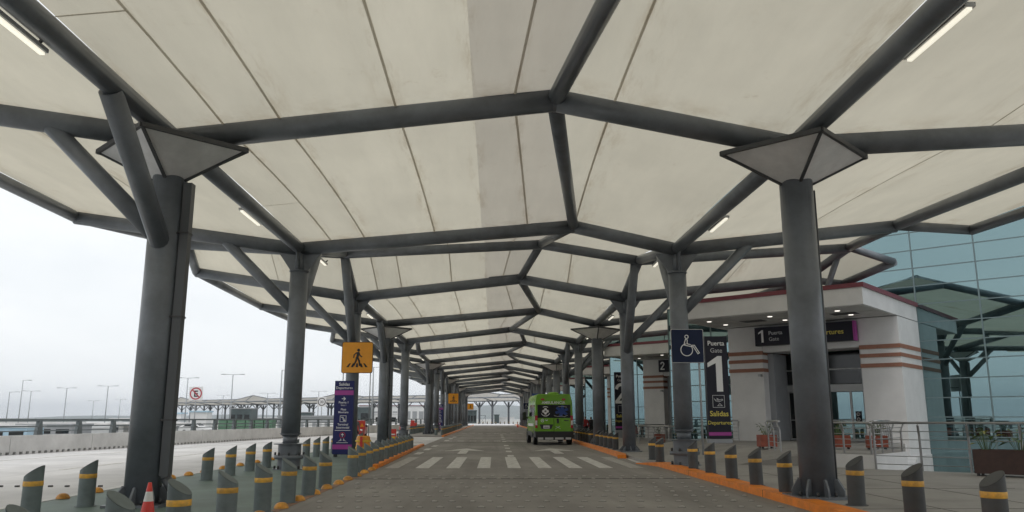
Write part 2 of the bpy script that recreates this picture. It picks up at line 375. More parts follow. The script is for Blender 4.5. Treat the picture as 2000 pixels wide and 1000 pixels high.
mb.bar((-3.98, 27.5, .02), (-4.42, 50.5, .02), .2, .2); mb.bar((-4.72, 74.8, .02), (-5.3, 205, .02), .2, .24)
struct('kerb', mb, M_ORANGE)
struct('kerb_paint', MB().bar((-3.93, -30, .0), (-3.93, 27.3, .0), .16, .016), mat('worn_orange', (.26, .12, .06), .7, nscale=6, namt=.25, dark=(.19, .15, .12)))
# far hills
mb = MB()
rows = []
NH = 120
def hill_h(a):
    return 36 + 26 * math.sin(a * 5.1 + 1.2) + 14 * math.sin(a * 13 + .4) + 7 * math.sin(a * 37)
for j, (d, k) in enumerate(((7300, 0), (8600, .55), (9800, 1), (12000, .8))):
    row = []
    for i in range(NH + 1):
        a = R(-75 + 150 * i / NH)
        h = max(8, hill_h(a)) + 62 * math.exp(-((a + R(1.0)) / R(4)) ** 2)
        row.append((d * math.sin(a), d * math.cos(a), -2 + k * h * 1.35))
    rows.append(row)
mb.grid(rows); struct('hills', mb, M_HILL)

# ------------------------------------------------------------------ canopy sections
SP = 11.1; Y0 = 16.0; KMIN, KMAX = -4, 16
def sec(k):
    y = Y0 + SP * k
    if k == 0:  return dict(y=y, p=[(-14.4, 8.45), (-6.7, 7.33), (1.25, 8.28), (6.3, 7.28), (13.9, 7.75), (16.8, 7.75)])
    if k % 2:   return dict(y=y, p=[(-14.5, 8.45), (-6.75, 7.38), (2.72, 8.22), (6.3, 7.42), (14.1, 8.3), (16.8, 8.15)])
    return dict(y=y, p=[(-14.4, 8.55), (-6.75, 7.35), (1.2, 8.27), (6.25, 7.38), (15.1, 8.3), (17.0, 8.1)])
def secb(k):
    y = Y0 + SP * k - 3.2
    return dict(y=y, b=True, p=[(-13.7, 9.25), (-6.75, 8.85), (2.05, 9.32), (6.45, 8.6), (16.0, 9.22), (18.0, 8.55)])
SECS = []
for k in range(KMIN, KMAX + 1):
    if k % 3 == 2: SECS.append(secb(k))
    SECS.append(sec(k))
def P3(s, i): return Vector((s['p'][i][0], s['y'], s['p'][i][1]))
UP = Vector((0, 0, .16))
def mem_pt(a, b, u, v, span):
    # span i between point i and i+1; u along the span, v along the road
    if isinstance(u, tuple): ua, ub = u
    else: ua = ub = u
    pa = P3(a, span).lerp(P3(a, span + 1), ua); pb = P3(b, span).lerp(P3(b, span + 1), ub)
    p = pa.lerp(pb, v) + UP
    L = b['y'] - a['y']
    p.z += .012 * L * 4 * v * (1 - v) * (1 if span in (1, 2) else .6)
    return p
def fx(s, span, x):                   # fraction of the span at world X
    x0, x1 = s['p'][span][0], s['p'][span + 1][0]
    return min(1.0, max(0.0, (x - x0) / (x1 - x0)))
mods = []; cur = []
for i, s in enumerate(SECS):
    if s.get('b') and cur: mods.append(cur + [s]); cur = []
    cur.append(s)
mods.append(cur)
MODL = {}
def build_module(secs, last, label):
    base = Vector((0, secs[0]['y'], 0))
    t = thing('canopy_roof', label, 'canopy', base, 0, 'stretches of the membrane canopy')
    own = secs if last else secs[:-1]
    for s in own:
        for i in range(5):
            r = .17 if (i == 4) else .25
            a, b = P3(s, i) - base, P3(s, i + 1) - base
            MB().tube(a, b, r, 16).build('arch_beam', M_STEEL, t)
        c = P3(s, 2) - base
        if not s.get('b'):
            MB().tube(c + Vector((-1.5, 0, .03)), c + Vector((.05, 0, .13)), .2, 12).build('saddle_tube', M_STEEL, t)
        MB().ball(c, .262, 14, 8).build('ridge_joint', M_STEEL, t)
    for a, b in zip(secs, secs[1:]):
        gap = bool(b.get('b'))
        for i, r in ((0, .20), (1, .20), (2, .18), (3, .20), (4, .20), (5, .18)):
            if gap and i == 5: continue
            n = {0: 'edge_beam', 1: 'purlin', 2: 'ridge_beam', 3: 'purlin', 4: 'purlin', 5: 'edge_beam'}[i]
            MB().tube(P3(a, i) - base, P3(b, i) - base, r, 14).build(n, M_STEEL, t)
        near = a['y'] < 75
        nv = 7 if near else 3
        vs = [q / (nv - 1) for q in range(nv)]
        strips = {0: [0, .52, 1], 1: [0, -5.65, -4.5, -2.1, -.48, 'r', 1], 2: [0, 2.5 if not a.get('b') else 3.5, 1], 3: [0, .55, 1], 4: [0, 1]}
        for span, st in strips.items():
            if gap and span == 4: continue
            def uu(q, s):
                if q in (0, 1): return float(q)
                if q == 'r': x0 = fx(s, 1, -.48); return x0 + (1 - x0) * .5
                if span in (0, 3): return q
                return max(.02, fx(s, span, q)) if span == 2 else fx(s, span, q)
            for qi, (q0, q1) in enumerate(zip(st, st[1:])):
                rows = []
                for v in vs:
                    row = []
                    for m_ in range(3 if near else 2):
                        f = m_ / (2 if near else 1)
                        ua = uu(q0, a) * (1 - f) + uu(q1, a) * f; ub = uu(q0, b) * (1 - f) + uu(q1, b) * f
                        p = mem_pt(a, b, (ua, ub), v, span) - base
                        row.append(p)
                    rows.append(row)
                dbl = span == 1 and qi >= 4  # strip beside the ridge takes the darker membrane
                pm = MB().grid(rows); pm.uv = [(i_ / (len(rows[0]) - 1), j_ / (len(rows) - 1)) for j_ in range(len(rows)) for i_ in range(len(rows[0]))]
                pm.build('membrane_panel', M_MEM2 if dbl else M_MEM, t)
                if q1 != 1 and q1 != -.48 and a['y'] < 120:
                    h = .028 if span in (1, 2) else .018
                    lo, up_ = [], []
                    for v in vs:
                        p = mem_pt(a, b, (uu(q1, a), uu(q1, b)), v, span) - base
                        lo.append(p)
                    sd_ = Vector((h, 0, 0)); dn = Vector((0, 0, -.02))
                    MB().grid([[p - sd_ + dn, p + dn * 1.3, p + sd_ + dn] for p in lo], False).build('seam', M_SEAM, t)
                    if span == 1 and q0 == 0 and near:
                        v = .58
                        c0, c1 = [mem_pt(a, b, (uu(q, a), uu(q, b)), v, span) - base + dn for q in (q0, q1)]
                        MB().grid([[c0 - Vector((0, .02, 0)), c1 - Vector((0, .02, 0))], [c0 + Vector((0, .02, 0)), c1 + Vector((0, .02, 0))]], False).build('seam', M_SEAM, t)
    return t
for i, m_ in enumerate(mods):
    y = m_[0]['y']
    lab = {True: 'cream membrane canopy stretch'}.get(True)
    names = ['hidden stretch of cream canopy behind the viewer', 'cream membrane canopy overhead, up to the two big columns with square heads and the pair after them', 'cream canopy stretch starting at the raised steel frame behind the wheelchair sign']
    k3 = i - [j for j, q in enumerate(mods) if q[0]['y'] < 16 and q[-1]['y'] > 16][0]
    if k3 < 0: lab = 'cream canopy stretch mirrored in the tinted glass wall, number %s back from the big columns' % ['one', 'two', 'three'][-k3 - 1]
    elif k3 == 0: lab = names[1]
    elif k3 == 1: lab = names[2]
    else: lab = 'cream canopy stretch on dark tubes, %s along the road after the one overhead' % ORD[k3]
    build_module(m_, i == len(mods) - 1, lab)

# ------------------------------------------------------------------ canopy columns
def make_column(kind, s, zb):
    t = thing('canopy_column', '', 'column')
    Z = lambda z: z - zb
    fn = lambda ang: (lambda u, v, d: (u * math.cos(ang) - d * math.sin(ang), u * math.sin(ang) + d * math.cos(ang), v))
    if kind == 'P':
        MB().tube((0, 0, .05), (0, 0, Z(6.5)), .335, 28).build('shaft', M_STEEL, t)
        mb = MB().box((0, 0, .025), (1.06, 1.06, .05)); mb.build('base_plate', M_STEEL, t)
        for q in range(8):
            mb = MB().prism([(.33, .05), (.52, .05), (.52, .16), (.40, .36), (.33, .36)], fn(q * math.pi / 4), -.02, .02); mb.build('stiffener', M_STEEL, t)
        for q in range(8):
            a = (q + .5) * math.pi / 4; MB().tube((.45 * math.cos(a), .45 * math.sin(a), .05), (.45 * math.cos(a), .45 * math.sin(a), .13), .03, 8).build('bolt', M_BOLT, t)
        # inverted pyramid head: four pale panels in a dark frame
        cz, tz = Z(6.42), Z(7.02)
        cor = [(-1.62 * s * -1 * -1, -.25), (-.1 * s, -1.72), (1.5 * s, -.1), (.15 * s, 1.5)]
        lowr = [(-.30 * s, -.05), (-.02 * s, -.30), (.30 * s, -.02), (.03 * s, .30)]
        cap = MB()
        cap.add([(x, y, tz) for x, y in cor], [(0, 1, 2, 3)])
        hd = cap.build('capital', M_CAPF, t)
        for q in range(4):
            a, b = cor[q], cor[(q + 1) % 4]; c, d = lowr[(q + 1) % 4], lowr[q]
            ctr = [(a[0] + b[0] + c[0] + d[0]) / 4, (a[1] + b[1] + c[1] + d[1]) / 4]
            A, B, Cc, D = [Vector((p[0], p[1], z)) for p, z in ((a, tz), (b, tz), (c, cz), (d, cz))]
            MB().add([A, B, Cc, D], [(0, 1, 2, 3)]).build('panel', M_CAP, hd)
            fr = MB(); fr.bar(A, B, .07, .09); fr.bar(A, D, .06, .06); fr.build('frame', M_CAPF, hd)
        MB().tube((0, 0, tz), (0, 0, Z(7.25)), .2, 14).build('neck', M_STEEL, t)
        if s < 0:
            pp = MB().box((.43, -.06, (Z(6.35) + .55) / 2), (.17, .2, Z(6.35) - .55)); pipe = pp.build('drain_pipe', M_PIPE, t)
            MB().path([(.43, -.06, .56), (.45, -.06, .5), (.62, -.1, .28), (.66, -.11, .06)], .1, 12).build('pipe_elbow', M_PIPE, pipe)
            for z in (1.6, 3.6, 5.3): MB().box((.38, -.06, z), (.30, .23, .035)).build('clamp', M_BOLT, pipe)
        else:
            MB().tube((.36, -.02, .3), (.36, -.02, Z(6.3)), .03, 8).build('drain_pipe', M_PIPE, t)
    else:
        z0 = 1.15 if kind == 'H' else .05
        r = .305
        MB().tube((0, 0, z0), (0, 0, Z(6.55)), r, 26).build('shaft', M_STEEL, t)
        MB().tube((0, 0, Z(6.55)), (0, 0, Z(6.59)), r + .03, 26).build('collar', M_STEEL, t)
        MB().tube((0, 0, Z(6.59)), (0, 0, Z(7.3)), .15, 14).build('neck', M_STEEL, t)
        for q in range(4):
            big = .74 if q % 2 == 0 else .6
            MB().prism([(.14, Z(6.6)), (.30, Z(6.6)), (big, Z(7.24)), (.14, Z(7.24))], fn(q * math.pi / 2), -.018, .018).build('gusset', M_STEEL, t)
        if kind == 'H':
            MB().lathe([(.0, .03), (.52, .03), (.52, 0.0)], n=20, smooth=False).build('base_plate', M_STEEL, t)
            MB().lathe([(.37, .03), (.37, .34), (.37, .48), (.37, .80)], n=22).build('pedestal', M_STEEL, t)
            MB().tube((0, 0, .34), (0, 0, .46), .50, 8).build('flange', M_STEEL, t)
            MB().tube((0, 0, .80), (0, 0, .83), .52, 24).build('flange', M_STEEL, t)
            MB().tube((0, 0, .83), (0, 0, 1.08), .235, 20).build('bearing_neck', M_STEEL, t)
            MB().tube((0, 0, 1.06), (0, 0, 1.15), .25, 24, r2=.36).build('collar', M_STEEL, t)
            for q in range(8):
                a = q * math.pi / 4 + .2
                for z in (.03, .46): MB().tube((.45 * math.cos(a), .45 * math.sin(a), z), (.45 * math.cos(a), .45 * math.sin(a), z + .09), .035, 8).build('bolt', M_BOLT, t)
        else:
            MB().box((0, 0, .02), (1.0, 1.0, .04)).build('base_plate', M_STEEL, t)
            for q in range(8): MB().prism([(.30, .04), (.48, .04), (.48, .10), (.34, .26), (.30, .26)], fn(q * math.pi / 4), -.018, .018).build('stiffener', M_STEEL, t)
    if not (kind == 'P' and s > 0):
        MB().tube((s * .12, 0, Z(5.2)), (s * 2.55, 0, Z(7.60)), .18, 14).build('strut', M_STEEL, t)
    if kind == 'S': MB().tube((0, -.1, Z(4.7)), (.0, -3.05, Z(8.70)), .2, 14).build('strut', M_STEEL, t)
    if kind == 'H': MB().tube((0, .1, Z(5.0)), (.0, 2.6, Z(7.70)), .17, 14).build('strut', M_STEEL, t)
    if kind == 'P' and s < 0: MB().tube((0, -.1, Z(5.0)), (-.02, -2.75, Z(7.25)), .2, 14).build('strut', M_STEEL, t)
    return t
KN = {0: 'P', 1: 'H', 2: 'S'}
KD = {'P': 'square pyramid head', 'H': 'bolted bearing foot and flared gusset head', 'S': 'raking strut leaning back towards the viewer'}
protos = {}
for s in (-1, 1):
    n = 0
    for k in range(KMIN, KMAX + 1):
        if s < 0 and k == 5: continue
        kind = KN[k % 3]; zb = .12 if s > 0 else (0.0 if k < 5 else .10)
        key = (kind, s)
        if key not in protos: o = protos[key] = make_column(kind, s, .12 if s > 0 else 0)
        else: o = copy_tree(protos[key])
        o.location = (6.3 if s > 0 else -6.72, Y0 + SP * k, zb)
        side = 'on the building side' if s > 0 else 'on the open side'
        if k >= 0:
            n += 1
            o['label'] = 'dark grey round canopy column with %s, %s in the row %s' % (KD[kind], ORD[n - 1], side)
        else: o['label'] = 'dark grey canopy column seen only in the tinted glass, %s back %s' % (['first', 'second', 'third', 'fourth'][-k - 1], side)
        o['group'] = 'columns of the road canopy'

# strip lights under the purlins
def strip_light(x, y0, y1, z, side, label):
    base = Vector((x, y0, z)); t = thing('strip_light', label, 'light', base, 0, 'strip lights along the purlins')
    L = y1 - y0
    a, b = Vector((0, 0, 0)), Vector((0, L, 0))
    MB().bar(a + Vector((0, 0, .05)), b + Vector((0, 0, .05)), .16, .07).build('housing', M_LED, t, bevel=.01)
    MB().bar(a + Vector((0, .03, 0)), b - Vector((0, .03, 0)), .075, .045).build('diffuser', M_LIT, t)
    for q in (.12, .88): MB().bar((0, L * q, .08), (-side * .12, L * q, .17), .04, .04).build('bracket', M_BOLT, t)
n = 0
for k in range(-1, 9):
    for s in (-1, 1):
        if k % 3 == 1: ya, yb, zz = Y0 + SP * k + 3.6, Y0 + SP * k + 5.2, 7.78
        elif k < 0: ya, yb, zz = (9.9, 11.55, 7.1) if s < 0 else (10.0, 11.7, 7.2)
        else: ya, yb, zz = Y0 + SP * k + (5.3 if s < 0 else 5.85), Y0 + SP * k + (7.0 if s < 0 else 7.55), 7.2
        strip_light(-6.95 if s < 0 else 6.56, ya, yb, zz, s, 'lit white strip light under the purlin, %s from the viewer on the %s' % (ORD[k + 1], 'open side' if s < 0 else 'building side'))

# ------------------------------------------------------------------ bollards
def make_bollard(m, hi, tilt_dir):
    n = 20; r = .15; hgt = .85
    t = thing('bollard', '', 'bollard')
    vs, fs = [], []
    mb = MB()
    ring = [(r * math.cos(2 * math.pi * i / n), r * math.sin(2 * math.pi * i / n)) for i in range(n)]
    top = [(x, y, hgt - .10 - .10 * (-x * tilt_dir / r)) for x, y in ring]
    allv = [(x, y, 0) for x, y in ring] + [(x, y, .55) for x, y in ring] + top
    mb.add(allv, [(j * n + i, j * n + (i + 1) % n, (j + 1) * n + (i + 1) % n, (j + 1) * n + i) for j in (0, 1) for i in range(n)], True)
    mb.add([(x * .985, y * .985, z + .004) for x, y, z in top], [list(range(n))])
    mb.build('body', m, t)
    MB().lathe([(r + .003, .52), (r + .005, .525), (r + .005, .595), (r + .003, .60)], n=n).build('reflective_band', M_BAND, t)
    MB().lathe([(0, .012), (.19, .012), (.19, 0)], n=n, smooth=False).build('base_plate', m, t)
    return t
bol = {}
def bollard(x, y, z, key, label, group):
    if key not in bol:
        m, td = {'A': (M_BOLL, -1), 'B': (M_BOLL, 1), 'R': (M_BOLR, 1)}[key]
        o = bol[key] = make_bollard(m, 0, td)
    else: o = copy_tree(bol[key])
    o.location = (x, y, z); o.rotation_euler.z = R(random.uniform(-9, 9)); o.rotation_euler.x = R(random.uniform(-1.1, 1.1)); o.rotation_euler.y = R(random.uniform(-.9, .9))
    tag(o, label, 'bollard', group)
As = [(-4.25, 7.65), (-4.02, 9.1), (-4.03, 10.8), (-4.0, 12.6), (-4.06, 14.75), (-4.05, 16.45), (-4.02, 18.1), (-4.0, 19.75)] + [(-4.02 - .028 * i, 23.6 + 1.6 * i) for i in range(13)]
for i, (x, y) in enumerate(As):
    lab = 'grey slant-topped bollard with amber band, %s in the row left of the road' % ORD[i]
    if i == 1: lab = 'grey slant-topped bollard with amber band standing right beside the red and white cone'
    bollard(x - .02, y, .004, 'A', lab, 'bollards along the open side of the road')
Bs = [(-7.7, 14.0), (-7.7, 15.85)] + [(-7.72, 22.35 + 1.92 * i) for i in range(14)]
for i, (x, y) in enumerate(Bs): bollard(x, y, .004, 'B', 'grey slant-topped bollard by the far roadway, %s in that row' % ORD[i], 'bollards along the far roadway')
Rs = [(6.33, 10.4), (6.2, 12.15), (6.42, 14.6), (6.03, 17.0), (6.01, 18.85), (6.04, 20.9), (6.06, 23.0), (6.05, 24.95), (5.9, 29.2), (5.93, 30.7)]
for i, (x, y) in enumerate(Rs):
    lab = 'shade-darkened grey slant-topped bollard with amber band, %s in the row behind the orange kerb' % ORD[i]
    if i >= 8: lab = 'shade-darkened grey bollard of the pair where the kerb drops at the crossing, the %s one' % ('nearer' if i == 8 else 'farther')
    bollard(x, y, .12, 'R', lab, 'bollards behind the orange kerb')
i = 0; y = 40.6
while y < 118:
    if min(abs(y - (Y0 + SP * k)) for k in range(12)) > .75:
        if i < 15: bollard(6.0, y, .12, 'R', 'shade-darkened grey bollard beyond the crossing near the ambulance, %s in that row' % ORD[i], 'bollards beyond the crossing')
        else: bollard(6.0, y, .12, 'R', 'shade-darkened grey bollard in the distant kerb row past the ambulance, %s there' % ORD[i - 15], 'distant kerb bollards past the ambulance')
        i += 1
    y += 1.72
bollard(-5.6, 78.5, .1, 'A', 'lone grey bollard at the near end of the second island', 'island bollards')
for i in range(26): bollard(-4.98 - i * .02, 78 + i * 1.55, .1, 'A', 'distant bollard in the tight row along the second island, %s in it' % ORD[i], 'distant row of bollards on the second island')
for i in range(10): bollard(-5.6 - i * .02, 124 + i * 1.8, .1, 'A', 'far small bollard in the last row of the second island, %s in it' % ORD[i], 'last bollards of the second island')
for i in range(14): bollard(-8.4, 82 + i * 1.8, .1, 'B', 'distant bollard on the outer edge of the second island, %s in line' % ORD[i], 'outer bollards of the second island')
for i in range(13): bollard(-5 + i * 1.35, 255, 0, 'R', 'tiny far bollard closing the road end, %s from the left' % ORD[i].replace('nearest', 'first'), 'bollards closing the end of the road')

# ------------------------------------------------------------------ kerb domes and road studs
dome = MB().lathe([(.135, 0), (.132, .02), (.112, .062), (.075, .092), (.035, .104), (0, .106)], n=16).mesh('kerb_dome', M_DOME)
n = 0
dys = [11.3 + 1.38 * i for i in range(12)]
for i, y in enumerate(dys):
    o = bpy.data.objects.new('kerb_dome', dome); C.objects.link(o); o.location = (-3.93 + .01 * math.sin(i * 3), y, .008); o.rotation_euler.z = i
    tag(o, 'orange kerb dome at the road edge, %s in its line' % ORD[i], 'kerb dome', 'orange domes along the road edge')
for i, y in enumerate([12.9, 14.9, 17.3, 18.75, 21.0, 22.9, 24.2, 25.5, 27.2, 29, 31, 33]):
    o = bpy.data.objects.new('kerb_dome', dome); C.objects.link(o); o.location = (-8.88, y, .014); o.rotation_euler.z = i
    tag(o, 'orange kerb dome on the far roadway edge of the green island, %s in its line' % ORD[i], 'kerb dome', 'orange domes along the far roadway')
stud = MB().lathe([(.054, .004), (.052, .010), (.040, .024), (.018, .032), (0, .033)], n=9, sc=(1.2, .95, 1))
stud.m = 1; stud.lathe([(.075, 0), (.070, .004), (.052, .0045)], n=9, sc=(1.2, .95, 1)); stud = stud.mesh('road_stud', [M_STUD, M_STUDD])  # pale top and dark skirt paint in each stud's glint and shade
studd = MB().box((0, 0, .02), (.09, .07, .04)).mesh('road_stud', M_STUDD)
for j, y in enumerate([23.65, 22.75, 21.1, 19.85, 18.75, 17.67, 16.6, 15.5, 14.4]):
    nst = 24
    for i in range(nst):
        x = -3.45 + (i + .5 * (j % 2)) * .375
        if x > 5.4: continue
        o = bpy.data.objects.new('road_stud', stud); C.objects.link(o); o.location = (x + random.uniform(-.02, .02), y + random.uniform(-.03, .03), 0.002); o.rotation_euler.z = random.uniform(-.3, .3)
        o.scale = [random.uniform(.75, .98)] * 3
        tag(o, '%s metal stud from the left in the %s rumble row before the crossing' % (ORD[i].replace('nearest', 'first'), ['far', 'second far', 'third far', 'fourth far', 'middle', 'fourth near', 'third near', 'second near', 'near'][j]), 'road stud', 'metal studs across the road')
for i in range(24):
    o = bpy.data.objects.new('road_stud', studd); C.objects.link(o); o.location = (-9.6 - i * .40, 20.4, -.006)
    tag(o, 'small black stud in the line across the far roadway, %s from the green island' % ORD[i].replace('nearest', 'first'), 'road stud', 'black studs across the far roadway')

# ------------------------------------------------------------------ parapet with rail on the open side
def parapet():
    t = thing('parapet_barrier', 'pale concrete parapet with drain slots and grey metal rail beside the far roadway', 'barrier', (xb(40), 40, 0))
    o = Vector((xb(40), 40, 0)); ang = math.atan(.129)
    y = -40.0
    while y < 126:
        y1 = y + 5.96
        a, b = Vector((xb(y) - .18, y, 0)), Vector((xb(y1) - .18, y1, 0))
        mb = MB(); mb.bar(a + Vector((0, 0, .49)), b + Vector((0, 0, .49)), .36, .74)
        n_ = 14
        for i in range(n_):
            f0, f1 = (i) / n_, (i + .5) / n_
            mb.bar(a.lerp(b, f0) + Vector((0, 0, .055)), a.lerp(b, f1) + Vector((0, 0, .055)), .358, .13)
        mb.off(o).build('parapet_segment', M_CONC, t)
        y += 6.0
    mb = MB(); mb.bar((xb(-40) - .30, -40, .05), (xb(126) - .30, 126, .05), .06, .12); mb.off(o).build('slot_backing', M_BLK, t)
    y = -38
    post = MB()
    post.prism([(-.22, .86), (.22, .86), (.10, 1.52), (-.10, 1.52)], lambda u, v, d: (d, u, v), -.09, .09)
    post = post.mesh('post', M_RAIL); 
    while y < 126:
        c = bpy.data.objects.new('post', post); C.objects.link(c); c.parent = t; c.location = Vector((xb(y) - .18, y, 0)) - o; c.rotation_euler.z = -ang
        y += 3.0
    for z, w_, h in ((1.57, .14, .1), (1.27, .09, .07), (1.05, .08, .05)):
        MB().bar((xb(-40) - .18 + (.0 if z > 1.5 else .11), -40, z), (xb(126) - .18 + (.0 if z > 1.5 else .11), 126, z), w_, h).off(o).build('rail', M_RAIL, t)
    for y in (33, 51): MB().box((xb(y) + .01, y, .79), (.03, .09, .1)).off(o).build('delineator', M_ORANGE, t)
parapet()

def disc(cx, cy, r, n_=18): return [(cx + r * math.cos(2 * math.pi * i / n_), cy + r * math.sin(2 * math.pi * i / n_)) for i in range(n_)]
def stroke(pts, w_):
    out_ = []
    for (a, b), (c, d) in zip(pts, pts[1:]):
        L = math.hypot(c - a, d - b) or 1; nx, ny = -(d - b) / L * w_ / 2, (c - a) / L * w_ / 2; ex, ey = (c - a) / L * w_ * .35, (d - b) / L * w_ * .35
        out_.append([(a + nx - ex, b + ny - ey), (a - nx - ex, b - ny - ey), (c - nx + ex, d - ny + ey), (c + nx + ex, d + ny + ey)])
    return out_
def arc(cx, cy, r, a0, a1, n_=20): return [(cx + r * math.cos(R(a0 + (a1 - a0) * i / n_)), cy + r * math.sin(R(a0 + (a1 - a0) * i / n_))) for i in range(n_ + 1)]
def numeral(num, h, loc, parent):
    if num == '1': polys = [[(-.02, 0), (.16, 0), (.16, 1), (.04, 1), (-.02, .96)], [(-.02, .96), (-.26, .80), (-.26, .68), (-.02, .80)]]
    else:
        c = arc(0, .72, .21, 170, -25, 14) + [(.10, .5), (-.22, .1)]
        polys = stroke(c, .15) + [[(-.29, 0), (.29, 0), (.29, .14), (-.29, .14)]]
    mb = MB()
    for j, q in enumerate(polys): mb.prism(q, lambda u, v, d: (loc[0] + u * h, d, loc[2] + v * h), loc[1] - .004 - .0004 * j, loc[1])
    return mb.build('figure', M_TXTW, parent)
# ------------------------------------------------------------------ terminal front: gate portals and tinted glass
GR = R(-42)
ux, uy = math.cos(GR), math.sin(GR)           # local x along the front, to the right
def gl(ox, oy, x, y): return (ox + x * math.cos(GR) - y * math.sin(GR), oy + x * math.sin(GR) + y * math.cos(GR))
def portal(ox, oy, zf, texts, label, detail=True):
    t = thing('gate_portal', label, 'gate', (ox, oy, 0), GR, 'terminal gates')
    zb = -1.0
    # pillars
    for x0, x1 in ((-1.75, 0), (-8.3, -6.5)):
        p = MB().box(((x0 + x1) / 2, 1.7, (zb + 6.22) / 2), (x1 - x0, 3.4, 6.22 - zb)).build('pillar', M_WHITE, t)
        for z0, z1 in ((4.78, 4.97), (4.39, 4.56), (3.93, 4.11)):
            MB().box(((x0 + x1) / 2, 1.66, (z0 + z1) / 2), (x1 - x0 + .05, 3.40, z1 - z0)).build('band', M_TERRA, p)
    for x0, x1 in ((-1.98, -1.752), (-6.498, -6.2)):
        MB().box(((x0 + x1) / 2, 1.9, 2.7), (x1 - x0, 2.6, 4.3)).build('jamb', M_GREYW, t)
    MB().box((-4.125, .85, 5.56), (4.74, 1.6, 1.32)).build('lintel', M_WHITE, t)
    # projecting hood
    MB().box((-4.4, -2.35, 6.62), (8.8, 4.695, .72)).build('fascia', M_WHITE, t)
    MB().box((-4.4, 1.7, 6.62), (8.796, 3.38, .716)).build('roof_slab', M_WHITE, t)
    MB().box((-4.4, -.65, 7.075), (8.95, 8.2, .19)).build('coping', M_MAROON, t)
    # soffit panels, downlights and air grilles
    for i in range(4):
        for j in range(2):
            MB().box((-7.6 + i * 2.15, -3.45 + j * 1.9, 6.25), (2.08, 1.82, .03)).build('soffit_panel', M_SOF, t)
    for i in range(3):
        for j in range(2):
            MB().lathe([(0, 0), (.095, 0), (.11, -.012), (.11, .0)], (-7.6 + i * 3.05, -3.4 + j * 1.75, 6.228), 14).build('downlight', M_DOWN, t)
    for x in (-5.9, -1.6):
        g = MB().box((x, -2.2, 6.232), (1.1, .75, .02)).build('air_grille', M_GRILLE, t)
    # door screen
    y = 2.2
    MB().box((-4.1, y, 3.12), (4.2, .12, .36)).build('door_header', M_FRAME, t)
    for z0, z1 in ((3.33, 4.02), (4.08, 4.86)):
        for i in range(2):
            MB().box((-5.15 + i * 2.1, y, (z0 + z1) / 2), (2.04, .02, z1 - z0)).build('pane', M_GLASSD, t)
    MB().box((-4.1, y, 4.05), (4.2, .08, .06)).build('transom_bar', M_FRAME, t)
    MB().box((-4.1, y, 3.9), (.05, .08, 1.9)).build('transom_bar', M_BLKPL, t)
    for i in range(4):
        xc = -5.66 + i * 1.04
        d = MB().box((xc, y + (.06 if i in (1, 2) else 0), (zf + 2.94) / 2), (.98, .02, 2.94 - zf - .05)).build('sliding_door', M_GLASS if i > 1 else M_GLASSD, t)
        fr = MB()
        yy = y + (.06 if i in (1, 2) else 0) - .012
        for dx in (-.49, .49): fr.box((xc + dx, yy, (zf + 2.94) / 2), (.06, .07, 2.94 - zf))
        fr.box((xc, yy, zf + .06), (.92, .07, .1)); fr.box((xc, yy, 1.55), (.92, .05, .05))
        fr.build('door_frame', M_FRAME, d)
    # black signs with two pictogram discs on the doors
    for xx in (-5.4, -2.75):
        b = MB().box((xx, y - .06, 1.72), (.26, .015, .52)).build('door_notice', M_BLACKP, t)
        for z in (1.84, 1.6):
            MB().lathe([(.05, 0), (.085, 0), (.085, .004), (.05, .004)], (0, 0, 0), 16).build('ring', M_TXTW, b, (xx, y - .071, z)).rotation_euler.x = R(90)
    # long overhead sign
    sgn = MB().box((-4.3, -.16, 5.66), (4.8, .3, .92)).build('sign_board', M_BLACKP, t)
    MB().box((-1.85, -.16, 5.66), (.10, .32, .925)).build('end_cap', M_MAG, sgn)
    for kind_, s_, size, x, z, m, bd in texts:
        if kind_ == 'n': numeral(s_, .62, (x + .2, -.312, z), sgn)
        else: txt(s_, size, (x, -.316, z), m, sgn, align='LEFT', bold=bd)
    # camera on the left jamb
    MB().box((-6.62, -.12, 3.75), (.14, .24, .12)).build('camera', M_FRAME, t)
    return t
gates = []
A0 = (18.3, 35.8)
TXT1 = [('n', '1', .86, -6.55, 5.36, M_TXTW, .02), ('a', 'Puerta', .27, -5.98, 5.72, M_TXTG, .012), ('b', 'Gate', .27, -5.98, 5.42, M_TXTG, 0), ('c', 'Departures', .33, -3.85, 5.55, M_TXTY, .006)]
TXT2 = [('n', '2', .86, -6.55, 5.36, M_TXTW, .02)]
GOFF = [(0, 0), (-.3, 22.7), (.4, 48.5), (.9, 74), (1.2, 99)]
for i, (dx, dy) in enumerate(GOFF):
    lab = ['white gate portal with maroon coping and the overhead gate 1 sign', 'white gate portal behind the gate 2 totem with the number 2 sign', 'third white gate portal along the terminal front', 'fourth white gate portal far along the terminal front', 'last white gate portal far behind the ambulance'][i]
    portal(A0[0] + dx, A0[1] + dy, .54 if i == 0 else .15, TXT1 if i == 0 else (TXT2 if i == 1 else []), lab)
pane_me = MB().box((0, 0, 0), (2.70, .03, .86)).mesh('pane', M_GLASS)
pane_tall = MB().box((0, 0, 0), (2.70, .03, 2.66)).mesh('pane', M_GLASS)
M_MULL = mat('mullion', (.12, .17, .18), .4)
